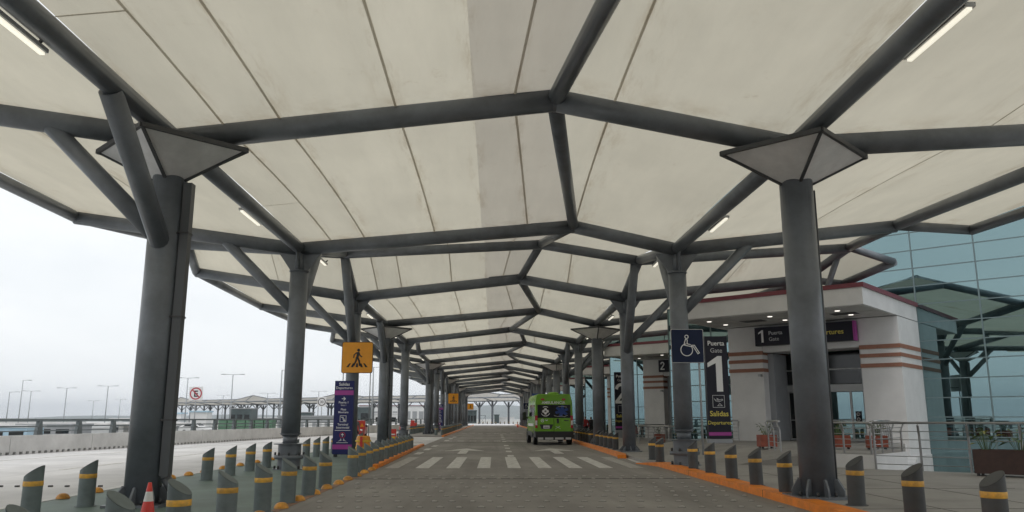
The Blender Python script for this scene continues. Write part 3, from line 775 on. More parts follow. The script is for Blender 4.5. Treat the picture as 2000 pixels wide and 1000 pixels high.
for i, (dx, dy) in enumerate(GOFF):
    ox, oy = gl(A0[0] + dx, A0[1] + dy, 0, 3.44)
    lab = ['tall tinted glass wall right of gate 1 mirroring the canopy', 'tinted glass wall around gate 2', 'tinted glass wall around the third gate', 'tinted glass wall around the fourth gate', 'tinted glass wall around the last gate'][i]
    t = thing('curtain_wall', lab, 'glass wall', (ox, oy, 0), GR, 'tinted glass walls of the terminal')
    x1 = 5 if i == 0 else 1
    cols = list(range(-5, x1))
    zr = [8.0 + .9 * q for q in range(-10, 8)] if i == 0 else [-.1 + 2.7 * q for q in range(0, 5)]
    for cidx in cols:
        for z in zr:
            hh = .9 if i == 0 else 2.7
            o = bpy.data.objects.new('pane', pane_me if i == 0 else pane_tall); C.objects.link(o); o.parent = t
            o.location = (cidx * 2.75 + 1.375, random.uniform(-.004, .004), z + hh / 2); o.rotation_euler = (R(random.gauss(0, .10)), 0, R(random.gauss(0, .12)))
    zlo, zhi = zr[0], zr[-1] + (.9 if i == 0 else 2.7)
    for cidx in range(-5, x1 + 1): MB().box((cidx * 2.75, .02, (zlo + zhi) / 2), (.065, .12, zhi - zlo)).build('mullion', M_MULL, t)
    for z in zr + [zhi]: MB().box(((cols[0] + x1) * 1.375, .02, z), ((x1 - cols[0]) * 2.75, .11, .05)).build('transom', M_MULL, t)
    MB().box(((cols[0] + x1) * 1.375, .25, (zlo + zhi) / 2), ((x1 - cols[0]) * 2.75, .3, zhi - zlo)).build('backing_wall', M_GLASSD, t)
    MB().box((-12.4, 8.6, 5.5), (.3, 16.6, 13)).build('return_wall', M_GREYW, t)
    MB().box(((cols[0] + x1) * 1.375, 8, zhi + .15), ((x1 - cols[0]) * 2.75, 16, .3)).build('roof', M_BLDG2, t)
# raised gate platform with ramp
struct('gate_platform', MB().prism([(10.4, 26.3), (11.55, 24.8), (13.9, 27.4), (18.2, 35.9), (19.5, 40), (12.4, 46), (9.4, 42)], lambda u, v, d: (u, v, d), -.5, .54), M_WHITE)
struct('platform_paving', MB().prism([(10.42, 26.33), (11.56, 24.85), (13.87, 27.44), (18.17, 35.93), (19.5, 40), (12.4, 46), (9.4, 42)], lambda u, v, d: (u, v, d), .535, .545), M_PAVE)
struct('pavement_ramp', MB().add([(6.9, 40, .123), (8.2, 27.5, .123), (10.4, 26.4, .54), (9.4, 42, .54), (8.0, 47, .123), (12.4, 46, .54), (12.6, 49, .123), (10.4, 26.4, .1)], [(0, 1, 2, 3), (0, 3, 5, 4), (4, 5, 6), (1, 7, 2)]), M_PAVE)

# stainless railings
def railing(pts, zs, h, label, sp=1.55, bend=.09, group='stainless railings', wires=5, z_top=None):
    base = Vector((pts[0][0], pts[0][1], 0)); t = thing('railing', label, 'railing', base, 0, group)
    P_ = [Vector((p[0], p[1], z)) - base for p, z in zip(pts, zs)]
    T = [p + Vector((0, 0, (z_top - p.z) if z_top else h)) for p in P_]
    MB().path(T, .036, 10).build('handrail', M_INOX, t)
    for wv in range(wires):
        f = .12 + .70 * wv / (wires - 1)
        MB().path([p.lerp(q, f) for p, q in zip(P_, T)], .012, 6).build('wire', M_INOX, t)
    for (a, b), (c, d) in zip(zip(P_, P_[1:]), zip(T, T[1:])):
        n_ = max(1, round((b - a).length / sp)); dirv = (b - a).normalized(); nrm = Vector((-dirv.y, dirv.x, 0))
        for i in range(0 if a is P_[0] else 1, n_ + 1):
            p, q = a.lerp(b, i / n_), c.lerp(d, i / n_)
            k1 = p.lerp(q, .72) + nrm * 0; top = q + nrm * bend
            mb = MB(); mb.bar(p, k1 + nrm * 0, .085, .03); mb.bar(k1, p.lerp(q, .95) + nrm * bend, .085, .03); mb.tube(p.lerp(q, .95) + nrm * bend, q, .012, 6)
            mb.build('post', M_INOX, t)
railing([(24, 13.55), (11.55, 24.72)], [.12, .12], 1.36, 'long stainless railing along the pavement edge before the glass wall', sp=1.33, bend=.08, z_top=1.5)
railing([(13.8, 27.5), (11.58, 25.0), (10.5, 26.4)], [.545, .545, .545], .95, 'stainless railing on top of the low white platform wall', sp=1.0, z_top=1.5)
railing([(13.2, 28.2), (17.2, 35.2)], [.54, .54], 1.0, 'stainless railing along the platform beside the planters', sp=1.2)
railing([(9.55, 27.2), (9.9, 29.4)], [.54, .54], 1.0, 'short stainless railing at the ramp top behind the big right column', sp=1.0)
railing([(10.8, 41.2), (12.1, 40.3)], [.54, .54], 1.0, 'short stainless railing left of the gate 1 doors behind the totem', sp=.7)
railing([(8.4, 47.5), (10.6, 45.5)], [.15, .15], 1.05, 'stainless railing between gate 1 and gate 2', sp=.9)
railing([(9.0, 51.0), (11.2, 49.5)], [.15, .15], 1.05, 'stainless railing nearer gate 2 beside the red planter', sp=.7)
railing([(10.0, 57.5), (12.6, 60.5)], [.15, .15], 1.05, 'stainless railing in front of the gate 2 pillar', sp=.8)
railing([(10.5, 73), (11.6, 76)], [.15, .15], 1.05, 'stainless railing behind the gate 2 totem', sp=.8)

# planters and plants
def leaves(mb, c, n_, spread, h, size, up=.6):
    for i in range(n_):
        a = random.uniform(0, 6.283); rr = random.random() ** .5 * spread
        b = Vector((c[0] + rr * .35 * math.cos(a), c[1] + rr * .35 * math.sin(a), c[2])); e = Vector((c[0] + rr * math.cos(a), c[1] + rr * math.sin(a), c[2] + h * random.uniform(.35, 1)))
        mb.m = 0; mb.tube(b, e, .006, 4, caps=False)
        d = Vector((math.cos(a), math.sin(a), random.uniform(-.3, .8))).normalized(); s = d.cross(Vector((0, 0, 1))).normalized(); L = size * random.uniform(.6, 1.2)
        mb.m = 1 if random.random() < .2 else 0
        mid = e + d * L * .5 + Vector((0, 0, .05 * L))
        mb.add([e, mid + s * L * .24, e + d * L - Vector((0, 0, .15 * L)), mid - s * L * .24], [(0, 1, 2), (0, 2, 3)])
def planter(loc, d, rz, m, label, n_=26, h=.5, size=.22, spread=.3, feet=True, plants=((0, 0),)):
    t = thing('planter', label, 'planter', loc, rz, 'planters on the gate platform')
    z0 = .07 if feet else 0
    mb = MB(); w_, dp, hh = d
    for sx in (-1, 1): mb.box((sx * (w_ / 2 - .02), 0, z0 + hh / 2), (.04, dp, hh))
    for sy in (-1, 1): mb.box((0, sy * (dp / 2 - .02), z0 + hh / 2), (w_ - .084, .04, hh))
    mb.box((0, 0, z0 + .03), (w_ - .09, dp - .09, .04)); mb.build('box', m, t)
    MB().box((0, 0, z0 + hh - .07), (w_ - .09, dp - .09, .05)).build('soil', M_SOIL, t)
    if feet:
        for sx in (-1, 1):
            for sy in (-1, 1): MB().box((sx * (w_ / 2 - .08), sy * (dp / 2 - .08), z0 / 2), (.07, .07, z0)).build('foot', M_BLKPL, t)
    for i, (px, py) in enumerate(plants):
        mb = MB(); leaves(mb, (px, py, z0 + hh - .05), n_, spread, h, size); mb.build('plant', [M_LEAF, M_LEAFY], t)
planter((12.5, 29.6, .545), (.85, .5, .42), R(-20), M_PLANTER, 'red terracotta planter with a dark shrub behind the railing posts', 30, .55, .2, .28)
planter((13.6, 28.9, .545), (.7, .5, .42), R(-20), M_PLANTER, 'red terracotta planter nearest the right gate pillar', 30, .6, .2, .26)
planter((10.1, 30.2, .545), (.6, .5, .42), 0, M_PLANTER, 'dark red planter behind the big right column', 20, .5, .2, .26)
planter((14.2, 21.1, .12), (.7, 3.0, .62), R(48), M_PLANTB, 'long dark brown planter with leafy green plants before the glass wall', 20, .62, .26, .34, True, ((0, -1.1), (.05, -.3), (0, .45), (-.05, 1.2)))
planter((10.2, 50.4, .13), (.6, .5, .5), 0, M_PLANTER, 'red planter among the railings of gate 2', 18, .5, .2, .26)

# ------------------------------------------------------------------ signs
def plaque(w_, h, m, parent, z, rim=None, r=.06, y=0, th=.03):
    n_ = 5; poly = []
    for cx, cz, a0 in ((w_ / 2 - r, h / 2 - r, 0), (-w_ / 2 + r, h / 2 - r, 90), (-w_ / 2 + r, -h / 2 + r, 180), (w_ / 2 - r, -h / 2 + r, 270)):
        for i in range(n_): a = R(a0 + 90 * i / (n_ - 1)); poly.append((cx + r * math.cos(a), cz + r * math.sin(a)))
    return MB().prism(poly, lambda u, v, d: (u, d, v + z), y - th / 2, y + th / 2).build('panel', m, parent), poly
def flat(polys, m, parent, name, y, z=0, x=0, th=.004):
    mb = MB()
    for p in polys: mb.prism(p, lambda u, v, d: (u + x, d, v + z), y - th, y)
    return mb.build(name, m, parent)
def ped_sign(loc, label, posts=True):
    t = thing('crossing_sign', label, 'sign', loc, 0, 'amber pedestrian crossing signs')
    z = 4.38 - loc[2]; W = 1.43
    rim, _ = plaque(W, W, M_BLK, t, z, r=.09); rim.name = 'rim'
    plaque(W - .05, W - .05, M_SIGNY, t, z, r=.08, y=-.018, th=.012)
    k = W / 1.0
    body = [disc(.035 * k, .235 * k, .048 * k), [(-.035 * k, .165 * k), (.05 * k, .185 * k), (.075 * k, .13 * k), (.035 * k, -.02 * k), (-.045 * k, -.02 * k), (-.02 * k, .09 * k)]]
    body += stroke([(-.02 * k, .155 * k), (-.10 * k, .085 * k), (-.115 * k, -.0 * k)], .036 * k) + stroke([(.055 * k, .14 * k), (.09 * k, .06 * k), (.145 * k, .02 * k)], .036 * k)
    body += stroke([(.015 * k, -.01 * k), (.065 * k, -.11 * k), (.085 * k, -.25 * k)], .055 * k) + stroke([(-.02 * k, -.01 * k), (-.04 * k, -.12 * k), (-.10 * k, -.24 * k)], .052 * k)
    for i, (p) in enumerate(body): flat([p], M_BLK, t, 'pictogram', -.0252 - i * .0011, z)
    for i, x in enumerate((-.31, -.16, -.005, .15, .30)):
        xt = x * .72
        flat([[((x - .035) * k, -.31 * k), ((x + .045) * k, -.31 * k), ((xt + .03) * k, -.185 * k), ((xt - .02) * k, -.185 * k)]], M_BLK, t, 'stripe', -.0248, z)
    for x in (-.62, .62): MB().tube((x, .04, 0), (x, .04, z + .5), .022, 8).build('pole', M_LAMP, t)
ped_sign((-6.32, 37.05, .004), 'large amber pedestrian crossing sign above the blue info totem')
ped_sign((-5.75, 113, .1), 'middle amber pedestrian crossing sign farther down the road')
ped_sign((-5.6, 188, .1), 'smallest and farthest amber pedestrian crossing sign')

def wheel_sign(loc, label):
    t = thing('accessible_sign', label, 'sign', loc, 0, 'navy wheelchair signs')
    W = 1.08
    rim, _ = plaque(W, W * 1.03, M_TXTG, t, 0, r=.04); rim.name = 'rim'
    plaque(W - .035, W * 1.03 - .035, M_NAVY, t, 0, r=.035, y=-.018, th=.012)
    th = .026
    st = [arc(-.02, .30, .055, 0, 360, 16), arc(-.03, -.13, .195, 95, 400, 26), [(-.06, .22), (-.115, .03), (.09, -.015), (.19, -.02), (.33, -.25)], [(-.06, .22), (.0, .2), (-.01, .07), (.1, .04)], [(.13, .02), (.23, .02), (.385, -.23), (.33, -.26)]]
    for i, pts in enumerate(st):
        mb = MB()
        for j, q in enumerate(stroke(pts, th)): mb.prism(q, lambda u, v, d: (u, d, v), -.0295 - .0006 * i - .0002 * (j % 2), -.024)
        mb.build('pictogram', M_TXTW, t)
    MB().tube((.38, .05, -3.9 + .4), (.38, .05, .4), .035, 10).build('pole', M_LAMP, t)
    for z in (-.3, .3): MB().box((0, .22, z), (.7, .4, .04)).build('bracket', M_BOLT, t)
wheel_sign((6.36, 26.35, 3.98), 'navy wheelchair sign with white outline fixed to the column by gate 1')
wheel_sign((5.75, 148, 3.9), 'tiny far navy wheelchair sign beyond the ambulance')

def totem(loc, label):
    t = thing('info_totem', label, 'sign', loc, R(-3), 'navy information totems')
    W, H_ = .84, 3.25
    MB().box((0, 0, .06 + H_ / 2), (W, .22, H_ - .1)).build('panel', M_BLUE, t)
    for x in (-.3, .3): MB().box((x, 0, .05), (.12, .2, .12)).build('foot', M_BLKPL, t)
    MB().box((0, -.111, 2.74), (W + .004, .008, .2)).build('stripe', M_MAG, t)
    MB().box((0, -.111, .42), (W + .004, .008, .2)).build('stripe', M_MAG, t)
    y = -.114
    for s_, size, z, bd in (('Salidas', .18, 3.05, .012), ('Departures', .16, 2.90, 0), ('Puerta 1', .13, 2.28, .01), ('Gate 1', .09, 2.17, 0), ('Plaza', .12, 1.98, .01), ('Mexicana', .12, 1.86, .01), ('Terminal', .13, 1.33, .01), ('Intermodal', .13, 1.20, .01)):
        txt(s_, size, (0, y, z), M_TXTW, t, bold=bd)
    MB().box((0, y, 1.12), (.68, .006, .02)).build('rule', M_TXTW, t)
    mb = MB()
    for j, q in enumerate(stroke([(-.08, 0), (.07, 0)], .03) + stroke([(.0, .065), (.07, 0), (0, -.065)], .03)): mb.prism(q, lambda u, v, d: (u, d, v + 2.48), y - .002 - .001 * j, y)
    mb.build('arrow', M_TXTW, t)
    mb = MB()
    for j, q in enumerate(stroke([(-.13, -.13), (.13, -.13), (.13, .13), (-.13, .13), (-.13, -.13)], .018) + stroke([(-.08, .06), (0, .06), (0, -.02), (.07, -.02)], .03) + stroke([(.02, -.08), (.09, -.08)], .04)): mb.prism(q, lambda u, v, d: (u, d, v + 1.62), y - .002 - .0007 * j, y)
    mb.build('pictogram', M_TXTW, t)
    flat([disc(0, 0, .13, 24)], M_RED, t, 'roundel', y - .0, .92); flat([disc(0, 0, .10, 24)], M_BLUE, t, 'roundel', y - .0045, .92)
    mb = MB()
    for j, q in enumerate(stroke([(0, -.06), (0, .06)], .025) + stroke([(-.05, .01), (0, .06), (.05, .01)], .025)): mb.prism(q, lambda u, v, d: (u, d, v + .92), y - .011 - .0007 * j, y - .0088)
    mb.build('arrow', M_TXTW, t)
    for sx in (-1, 1):
        flat([[(sx * .03, .02), (sx * .06, .13), (sx * .10, .05), (sx * .2, -.01), (sx * .08, .02)]], M_TXTG, t, 'emblem', y, .66)
    MB().box((0, y, .60), (.5, .005, .025)).build('emblem_rule', M_TXTG, t)
    return t
tt = totem((-6.62, 35.9, .004), 'navy information totem with magenta stripes under the large amber crossing sign')
for loc, lab in (((-6.75, 100.5, .1), 'second navy information totem farther along the open side columns'), ((-7.3, 184, .1), 'farthest navy information totem near the end of the column row')):
    c = copy_tree(tt); c.location = loc; c['label'] = lab

def gate_totem(loc, label, num):
    t = thing('gate_totem', label, 'sign', loc, R(2), 'black gate totems')
    W = 1.03
    MB().box((0, 0, .30), (W + .06, .34, .6)).build('plinth', M_GREYW, t)
    MB().box((0, 0, 2.93), (W, .28, 4.64)).build('panel', M_BLACKP, t)
    MB().box((0, -.142, .83), (W + .004, .008, .15)).build('stripe', M_MAG, t)
    y = -.143
    numeral(num, 1.62, (-.02, y, 2.72), t)
    if num == '3': return
    txt('Puerta', .30, (0, y, 4.83), M_TXTW, t, bold=.012); txt('Gate', .29, (0, y, 4.50), M_TXTG, t)
    txt('Salidas', .33, (0, y, 1.62), M_TXTY, t, bold=.012); txt('Departures', .235, (0, y, 1.25), M_TXTY, t)
    mb = MB()
    for j, q in enumerate(stroke([(-.27, -.27), (.27, -.27), (.27, .27), (-.27, .27), (-.27, -.27)], .02)): mb.prism(q, lambda u, v, d: (u, d, v + 2.28), y - .002 - .0005 * j, y)
    if num == '1':
        pl = stroke([(-.2, .12), (-.17, .07), (.0, .05), (.17, .1), (.2, .06), (.02, -.02), (-.14, .02), (-.2, .12)], .022) + stroke([(-.02, .05), (-.08, .14), (.04, .07)], .02) + stroke(arc(.05, -.16, .055, 0, 180, 8) + [(-.06, -.2), (.16, -.2), (.105, -.16)], .02)
        for j, q in enumerate(pl): mb.prism(q, lambda u, v, d: (u, d, v + 2.28), y - .005 - .0005 * j, y)
    mb.build('pictogram', M_TXTG, t)
gate_totem((10.22, 37.0, .12), 'tall black gate totem with the white figure 1 beside the wheelchair sign', '1')
gate_totem((10.3, 66.0, .12), 'black gate totem with the white figure 2 between two canopy columns', '2')

def round_sign(loc, label, W, kind):
    t = thing('traffic_sign', label, 'sign', loc, 0, 'white roadside signs')
    z = 3.3 if kind == 'E' else 3.25
    MB().tube((0, .05, 0), (0, .05, z), .035, 8).build('pole', M_LAMP, t)
    plaque(W, W * (1 if kind == 'E' else 1.1), M_SIGNW, t, z, r=.05)
    m = M_RED if kind == 'E' else M_BLK
    mb = MB()
    for j, q in enumerate(stroke(arc(0, .0, W * .40, 0, 360, 28), W * .085)): mb.prism(q, lambda u, v, d: (u, d, v + z), -.022 - .0005 * (j % 2), -.0152)
    mb.build('ring', m, t)
    if kind == 'E':
        txt('E', W * .62, (0, -.018, z - W * .22), M_BLK, t, bold=.03)
        flat(stroke([(-W * .28, W * .28), (W * .28, -W * .28)], W * .08), M_RED, t, 'slash', -.0205, z)
    else: txt('30', W * .42, (0, -.018, z - W * .15), M_BLK, t, bold=.01)
round_sign((-20.3, 55.5, 0), 'white no-stopping sign with a crossed black E behind the parapet', .92, 'E')
round_sign((xb(80) - .25, 80, 0), 'white speed limit 30 sign beside the blue info totem', .85, '30')

# ------------------------------------------------------------------ cones
def cone(loc, h, label):
    t = thing('traffic_cone', label, 'cone', loc, .3, 'traffic cones'); k = h / .75
    MB().box((0, 0, .02 * k), (.38 * k, .38 * k, .04 * k)).build('base', M_CONEO, t, bevel=.01)
    pr = lambda z: (.15 - .12 * z / .71) * k
    for z0, z1, m, n_ in ((.04, .50, M_CONEO, 'cone_body'), (.50, .63, M_CONEW, 'reflective_band'), (.63, .75, M_CONEO, 'cone_tip')):
        mb = MB().lathe([(pr(z0), z0 * k), (pr(z1), z1 * k)] + ([(0, z1 * k)] if z1 > .7 else []), n=18); mb.build(n_, m, t)
cone((-4.78, 11.6, .004), .75, 'red and white traffic cone at the foot of the big left column')
cone((4.55, 160, 0), 1.0, 'tiny far orange cone in the road left of the ambulance')

# ------------------------------------------------------------------ ambulance
def ambulance():
    t = thing('ambulance', 'bright green high-roof ambulance van parked at the kerb, rear doors facing the viewer', 'ambulance', (3.75, 51.5, 0), R(3.0)); t.scale = (1.08, 1.08, 1.08)
    W = 1.12
    # stations along y: (y, z_low, z_belt, z_shoulder, z_roof, half width)
    st = [(0, .52, 1.55, 2.55, 2.88, W), (.04, .48, 1.55, 2.58, 2.93, W), (3.9, .48, 1.55, 2.58, 2.93, W), (4.35, .48, 1.5, 2.75, 2.78, W * .99), (4.85, .48, 1.45, 2.0, 2.2, W * .98), (5.3, .48, 1.35, 1.52, 1.62, W * .96), (5.75, .5, 1.1, 1.2, 1.25, W * .9), (5.95, .55, .85, .95, 1.0, W * .8)]
    rows = []
    for y, z0, zb, zs, zr, w_ in st:
        half = [(w_ * .97, z0), (w_, z0 + .25), (w_, zb), (w_ * .965, zs * .985), (w_ * .95, zs), (w_ * .885, zr - .04), (w_ * .80, zr)]
        ring = half + [(-x, z) for x, z in half[::-1]]
        rows.append([(x, y, z) for x, z in ring] + [(half[0][0], y, half[0][1])])
    mb = MB().grid(rows); n_ = len(rows[0]) - 1
    mb.add(rows[0][:-1], [list(range(n_))]); mb.add(rows[-1][:-1], [list(range(n_))[::-1]])
    body = mb.build('body', M_VAN, t); bmod = body.modifiers.new('bevel', 'BEVEL'); bmod.width = .03; bmod.segments = 2; bmod.limit_method = 'ANGLE'; bmod.angle_limit = R(40)
    y = -.012
    # rear doors
    for s in (-1, 1):
        d = MB().box((s * .515, y + .004, 1.62), (1.0, .03, 1.86)).build('rear_door', M_VAN, t, bevel=.012)
        MB().box((s * .49, y - .018, 1.93), (.97, .02, .76)).build('window', M_VWIN, d)
        MB().box((s * 1.03, y - .02, 2.32), (.04, .04, .1)).build('hinge', M_VAN, d); MB().box((s * 1.03, y - .02, 1.15), (.04, .04, .1)).build('hinge', M_VAN, d)
        MB().box((s * .62 - .04, y - .03, 2.62), (.2, .03, .1)).build('brake_light', M_LENSR, t)
        l = MB().box((s * 1.045, y - .035, 1.33), (.15, .08, .72)).build('tail_light', M_LENSR, t, bevel=.015)
        MB().box((s * 1.045, y - .078, 1.27), (.11, .01, .26)).build('white_lens', M_SIGNW, l)
    MB().box((0, y - .016, 1.62), (.018, .012, 1.86)).build('door_gap', M_BLK, t)
    MB().box((.22, y - .04, 1.38), (.13, .05, .26)).build('handle', M_BLKPL, t, bevel=.015)
    txt('AMBULANCIA', .215, (-.02, y - .02, 2.36), M_TXTW, t, bold=.012, sx=1.02)
    pl = MB().prism([(-.86, 1.18), (-.04, 1.18), (-.16, .92), (-.74, .92)], lambda u, v, d: (u, d, v), y - .03, y).build('plate_recess', M_BLKPL, t)
    p2 = MB().box((-.45, y - .036, 1.03), (.36, .012, .17)).build('number_plate', M_SIGNW, t)
    MB().box((-.45, y - .0425, 1.02), (.27, .003, .06)).build('plate_print', mat('plate_print', (.2, .2, .22), .6), p2)
    # emblem: white ring with four lobes
    mb = MB()
    for j, q in enumerate(stroke(arc(0, 0, .27, -150, -30, 12), .035) + stroke(arc(0, 0, .27, 60, 120, 8), .035)): mb.prism(q, lambda u, v, d: (u - .5, d, v + 1.93), y - .034 - .0004 * j, y - .028)
    for a in (0, 90, 180, 270): mb.prism(disc(.115 * math.cos(R(a)), .105 * math.sin(R(a)), .085, 14), lambda u, v, d: (u - .5, d, v + 1.93), y - .033, y - .028)
    mb.build('emblem', M_TXTW, t)
    mb = MB()
    for j, q in enumerate(stroke(arc(0, 0, .05, 0, 360, 12), .02)): mb.prism(q, lambda u, v, d: (u - .5, d, v + 1.93), y - .037 - .0003 * j, y - .033)
    mb.build('emblem', M_BLK, t)
    mb = MB()
    for j in range(3):
        for q in stroke([(.26 * math.cos(R(60 * j + 20)), .26 * math.sin(R(60 * j + 20))), (-.26 * math.cos(R(60 * j + 20)), -.26 * math.sin(R(60 * j + 20)))], .15): mb.prism(q, lambda u, v, d: (u * 1.25 + .46, d, v + 1.95), y - .033 - .001 * j, y - .028)
    mb.build('emblem', M_BLUEG, t)
    mb = MB()
    for j, q in enumerate(stroke([(.0, 1.68), (.2, 1.63), (.45, 1.66), (.62, 1.62), (.8, 1.7)], .02) + stroke([(.25, 2.2), (.55, 2.22), (.75, 2.17)], .02)): mb.prism(q, lambda u, v, d: (u, d, v), y - .036 - .0004 * j, y - .03)
    mb.build('emblem', M_TXTG, t)
    mb = MB()
    for j, q in enumerate(stroke(arc(-.68, 1.40, .085, 0, 360, 16), .022) + stroke([(-.73, 1.37), (-.68, 1.43), (-.63, 1.37)], .02) + stroke([(-.50, 1.43), (-.44, 1.40), (-.38, 1.43)], .035)): mb.prism(q, lambda u, v, d: (u, d, v), y - .017 - .0004 * j, y - .012)
    mb.build('emblem', M_TXTW, t)
    MB().box((.72, y - .016, 1.40), (.28, .01, .05)).build('badge', M_BLKPL, t)
    mb = MB()
    for j, q in enumerate(stroke([(.08, .92), (.22, 1.02), (.38, .92)], .02) + stroke([(.12, 1.07), (.22, 1.0), (.34, 1.07)], .02)): mb.prism(q, lambda u, v, d: (u, d, v), y - .017 - .0004 * j, y - .012)
    mb.build('emblem', M_TXTG, t)
    # bumper and step with white markers
    MB().box((0, -.08, .60), (2.24, .24, .36)).build('bumper', M_BLKPL, t, bevel=.03)
    stp = MB().box((0, -.16, .39), (2.0, .2, .17)).build('step', M_BLKPL, t)
    for x, w_ in ((-.82, .31), (-.32, .48), (.27, .5), (.80, .32)): MB().box((x, -.262, .38), (w_, .008, .12)).build('reflector', mat('reflector_white', (.5, .5, .5), .3), stp)
    MB().box((0, -.10, .22), (1.1, .03, .025)).build('tow_bar', M_CHROME, t)
    MB().box((0, 2.8, .42), (1.9, 5.0, .12)).build('chassis', M_BLKPL, t)
    for sx in (-1, 1): MB().box((sx * 1.125, 2.95, .62), (.03, 3.0, .26)).build('side_cladding', M_BLKPL, t)
    for sx in (-1, 1): MB().box((sx * 1.10, .25, .62), (.05, .6, .34)).build('side_cladding', M_BLKPL, t)
    # wheels
    for sx in (-1, 1):
        for yy in (1.0, 4.95):
            wh = MB()
            wh.lathe([(.20, -.12), (.33, -.12), (.36, -.08), (.36, .08), (.33, .12), (.20, .12)], n=22); o = wh.build('wheel', M_TYRE, t, (sx * 1.0, yy, .36)); o.rotation_euler.y = R(90)
            rim = MB().lathe([(0, .10), (.1, .11), (.20, .07), (.215, .115)], n=16); ro = rim.build('rim', M_CHROME, o); 
            if sx < 0: ro.scale.z = -1
            MB().lathe([(.39, -.01), (.47, -.01), (.47, .03), (.39, .03)], n=22).build('arch_trim', M_BLKPL, t, (sx * 1.115, yy, .44)).rotation_euler.y = R(90)
    # side glass, mirrors, roof
    for sx in (-1, 1):
        for y0, y1 in ((.35, 1.75), (1.9, 3.3)): MB().box((sx * 1.10, (y0 + y1) / 2, 1.98), (.05, y1 - y0, .68), ry=R(-2.6 * sx)).build('side_window', M_GLASSD, t)
        MB().add([(sx * 1.105, 3.6, 1.6), (sx * 1.085, 4.95, 1.5), (sx * 1.06, 4.45, 2.28), (sx * 1.085, 3.6, 2.3), (sx * 1.08, 3.6, 1.6), (sx * 1.06, 4.95, 1.5), (sx * 1.03, 4.45, 2.28), (sx * 1.05, 3.6, 2.3)], [(0, 1, 2, 3), (7, 6, 5, 4), (0, 4, 5, 1), (1, 5, 6, 2), (2, 6, 7, 3), (3, 7, 4, 0)]).build('cab_window', M_GLASSD, t)
        mi = MB().tube((sx * 1.08, 4.75, 1.55), (sx * 1.26, 4.62, 1.62), .04, 8).build('mirror_arm', M_BLKPL, t)
        MB().box((sx * 1.34, 4.6, 1.68), (.22, .12, .5)).build('mirror', M_BLKPL, t, bevel=.03)
    MB().lathe([(.34, 0), (.33, .08), (.22, .14), (0, .16)], (0.05, .6, 2.92), 20, (1, 1.3, 1)).build('roof_vent', M_VAN, t)
    MB().box((0, .02, 2.87), (1.7, .06, .05)).build('roof_lip', M_VAN, t)
    for x in (-.75, .75): MB().box((x, 3.4, 3.0), (.4, .22, .13)).build('beacon', M_BLUEG, t, bevel=.02)
    MB().box((-1.135, 2.3, 1.15), (.012, 3.2, .16)).build('side_stripe', M_TXTW, t)
    return t
ambulance()

# ------------------------------------------------------------------ car, drums and works gear on the open side
def car(loc, rz, m, label):
    t = thing('parked_car', label, 'car', loc, rz)
    st = [(0, .45, .62, .66, .70), (.12, .3, .75, .80, .74), (1.0, .28, .92, .95, .84), (1.35, .28, .95, 1.02, .86), (2.0, .28, .96, 1.45, .86), (3.2, .28, .98, 1.48, .86), (3.9, .28, 1.0, 1.15, .85), (4.25, .32, .95, 1.02, .80), (4.35, .45, .8, .85, .74)]
    rows = []
    for y, z0, zb, zr, w_ in st:
        g = max(.62, 1 - .35 * (zr - zb))
        half = [(w_ * .9, z0), (w_, z0 + .15), (w_, zb), (w_ * g, zr - .03), (w_ * g * .8, zr)]
        r_ = half + [(-x, z) for x, z in half[::-1]]; rows.append([(x, y, z) for x, z in r_] + [(half[0][0], y, half[0][1])])
    mb = MB().grid(rows); n_ = len(rows[0]) - 1; mb.add(rows[0][:-1], [list(range(n_))]); mb.add(rows[-1][:-1], [list(range(n_))[::-1]])
    mb.build('body', m, t)
    MB().add([(-.72, 1.38, 1.0), (.72, 1.38, 1.0), (.56, 1.98, 1.45), (-.56, 1.98, 1.45)], [(0, 1, 2, 3)]).build('windscreen', M_GLASSD, t, (0, -.02, .015))
    for sx in (-1, 1):
        MB().add([(sx * .83, 1.6, 1.0), (sx * .83, 3.7, 1.02), (sx * .72, 3.2, 1.42), (sx * .72, 2.05, 1.42)], [(0, 1, 2, 3)]).build('side_window', M_GLASSD, t, (sx * .022, 0, 0))
        MB().box((sx * .62, .08, .68), (.3, .12, .14)).build('headlight', M_SIGNW, t, bevel=.02)
        MB().box((sx * .98, 1.6, 1.02), (.18, .12, .14)).build('mirror', M_BLK, t, bevel=.02)
        for yy in (.85, 3.45):
            o = MB().lathe([(.0, -.10), (.31, -.10), (.32, 0), (.31, .10), (0, .10)], n=18).build('wheel', M_TYRE, t, (sx * .76, yy, .32)); o.rotation_euler.y = R(90)
            MB().lathe([(0, .11), (.19, .105)], n=14).build('rim', M_CHROME, o).scale.z = sx
    MB().box((0, .02, .5), (1.0, .08, .2)).build('grille', M_BLKPL, t)
car((-11.9, 69, 0), R(4), M_CARRED, 'red car facing the viewer behind the amber drum')
t = thing('drum_barrier', 'amber traffic drum with a red fin standing by the column with the crossing sign', 'barrel', (-5.2, 32.6, .004))
MB().lathe([(.34, 0), (.34, .1), (.30, .12), (.30, .36), (.285, .38), (.285, .62), (.27, .64), (.27, .88), (.24, .95), (0, .96)], n=22).build('drum', M_DRUM, t)
MB().box((-.03, -.31, .48), (.10, .05, .9)).build('fin', M_REDP, t)
for z in (.25, .5, .76): MB().lathe([(.312, z - .03), (.316, z), (.312, z + .03)], n=22).build('ridge', M_YEL, t)
t = thing('warning_board', 'red board with an orange triangle before the red car', 'sign', (-8.6, 52.5, .0))
MB().box((0, 0, 1.25), (.62, .05, .5)).build('board', M_REDP, t)
for x in (-.25, .25): MB().tube((x, 0, 0), (x, 0, 1.0), .025, 8).build('leg', M_REDP, t)
flat([[(-.02, -.13), (.24, -.13), (.11, .1)]], M_SIGNY, t, 'triangle', -.026, 1.25)
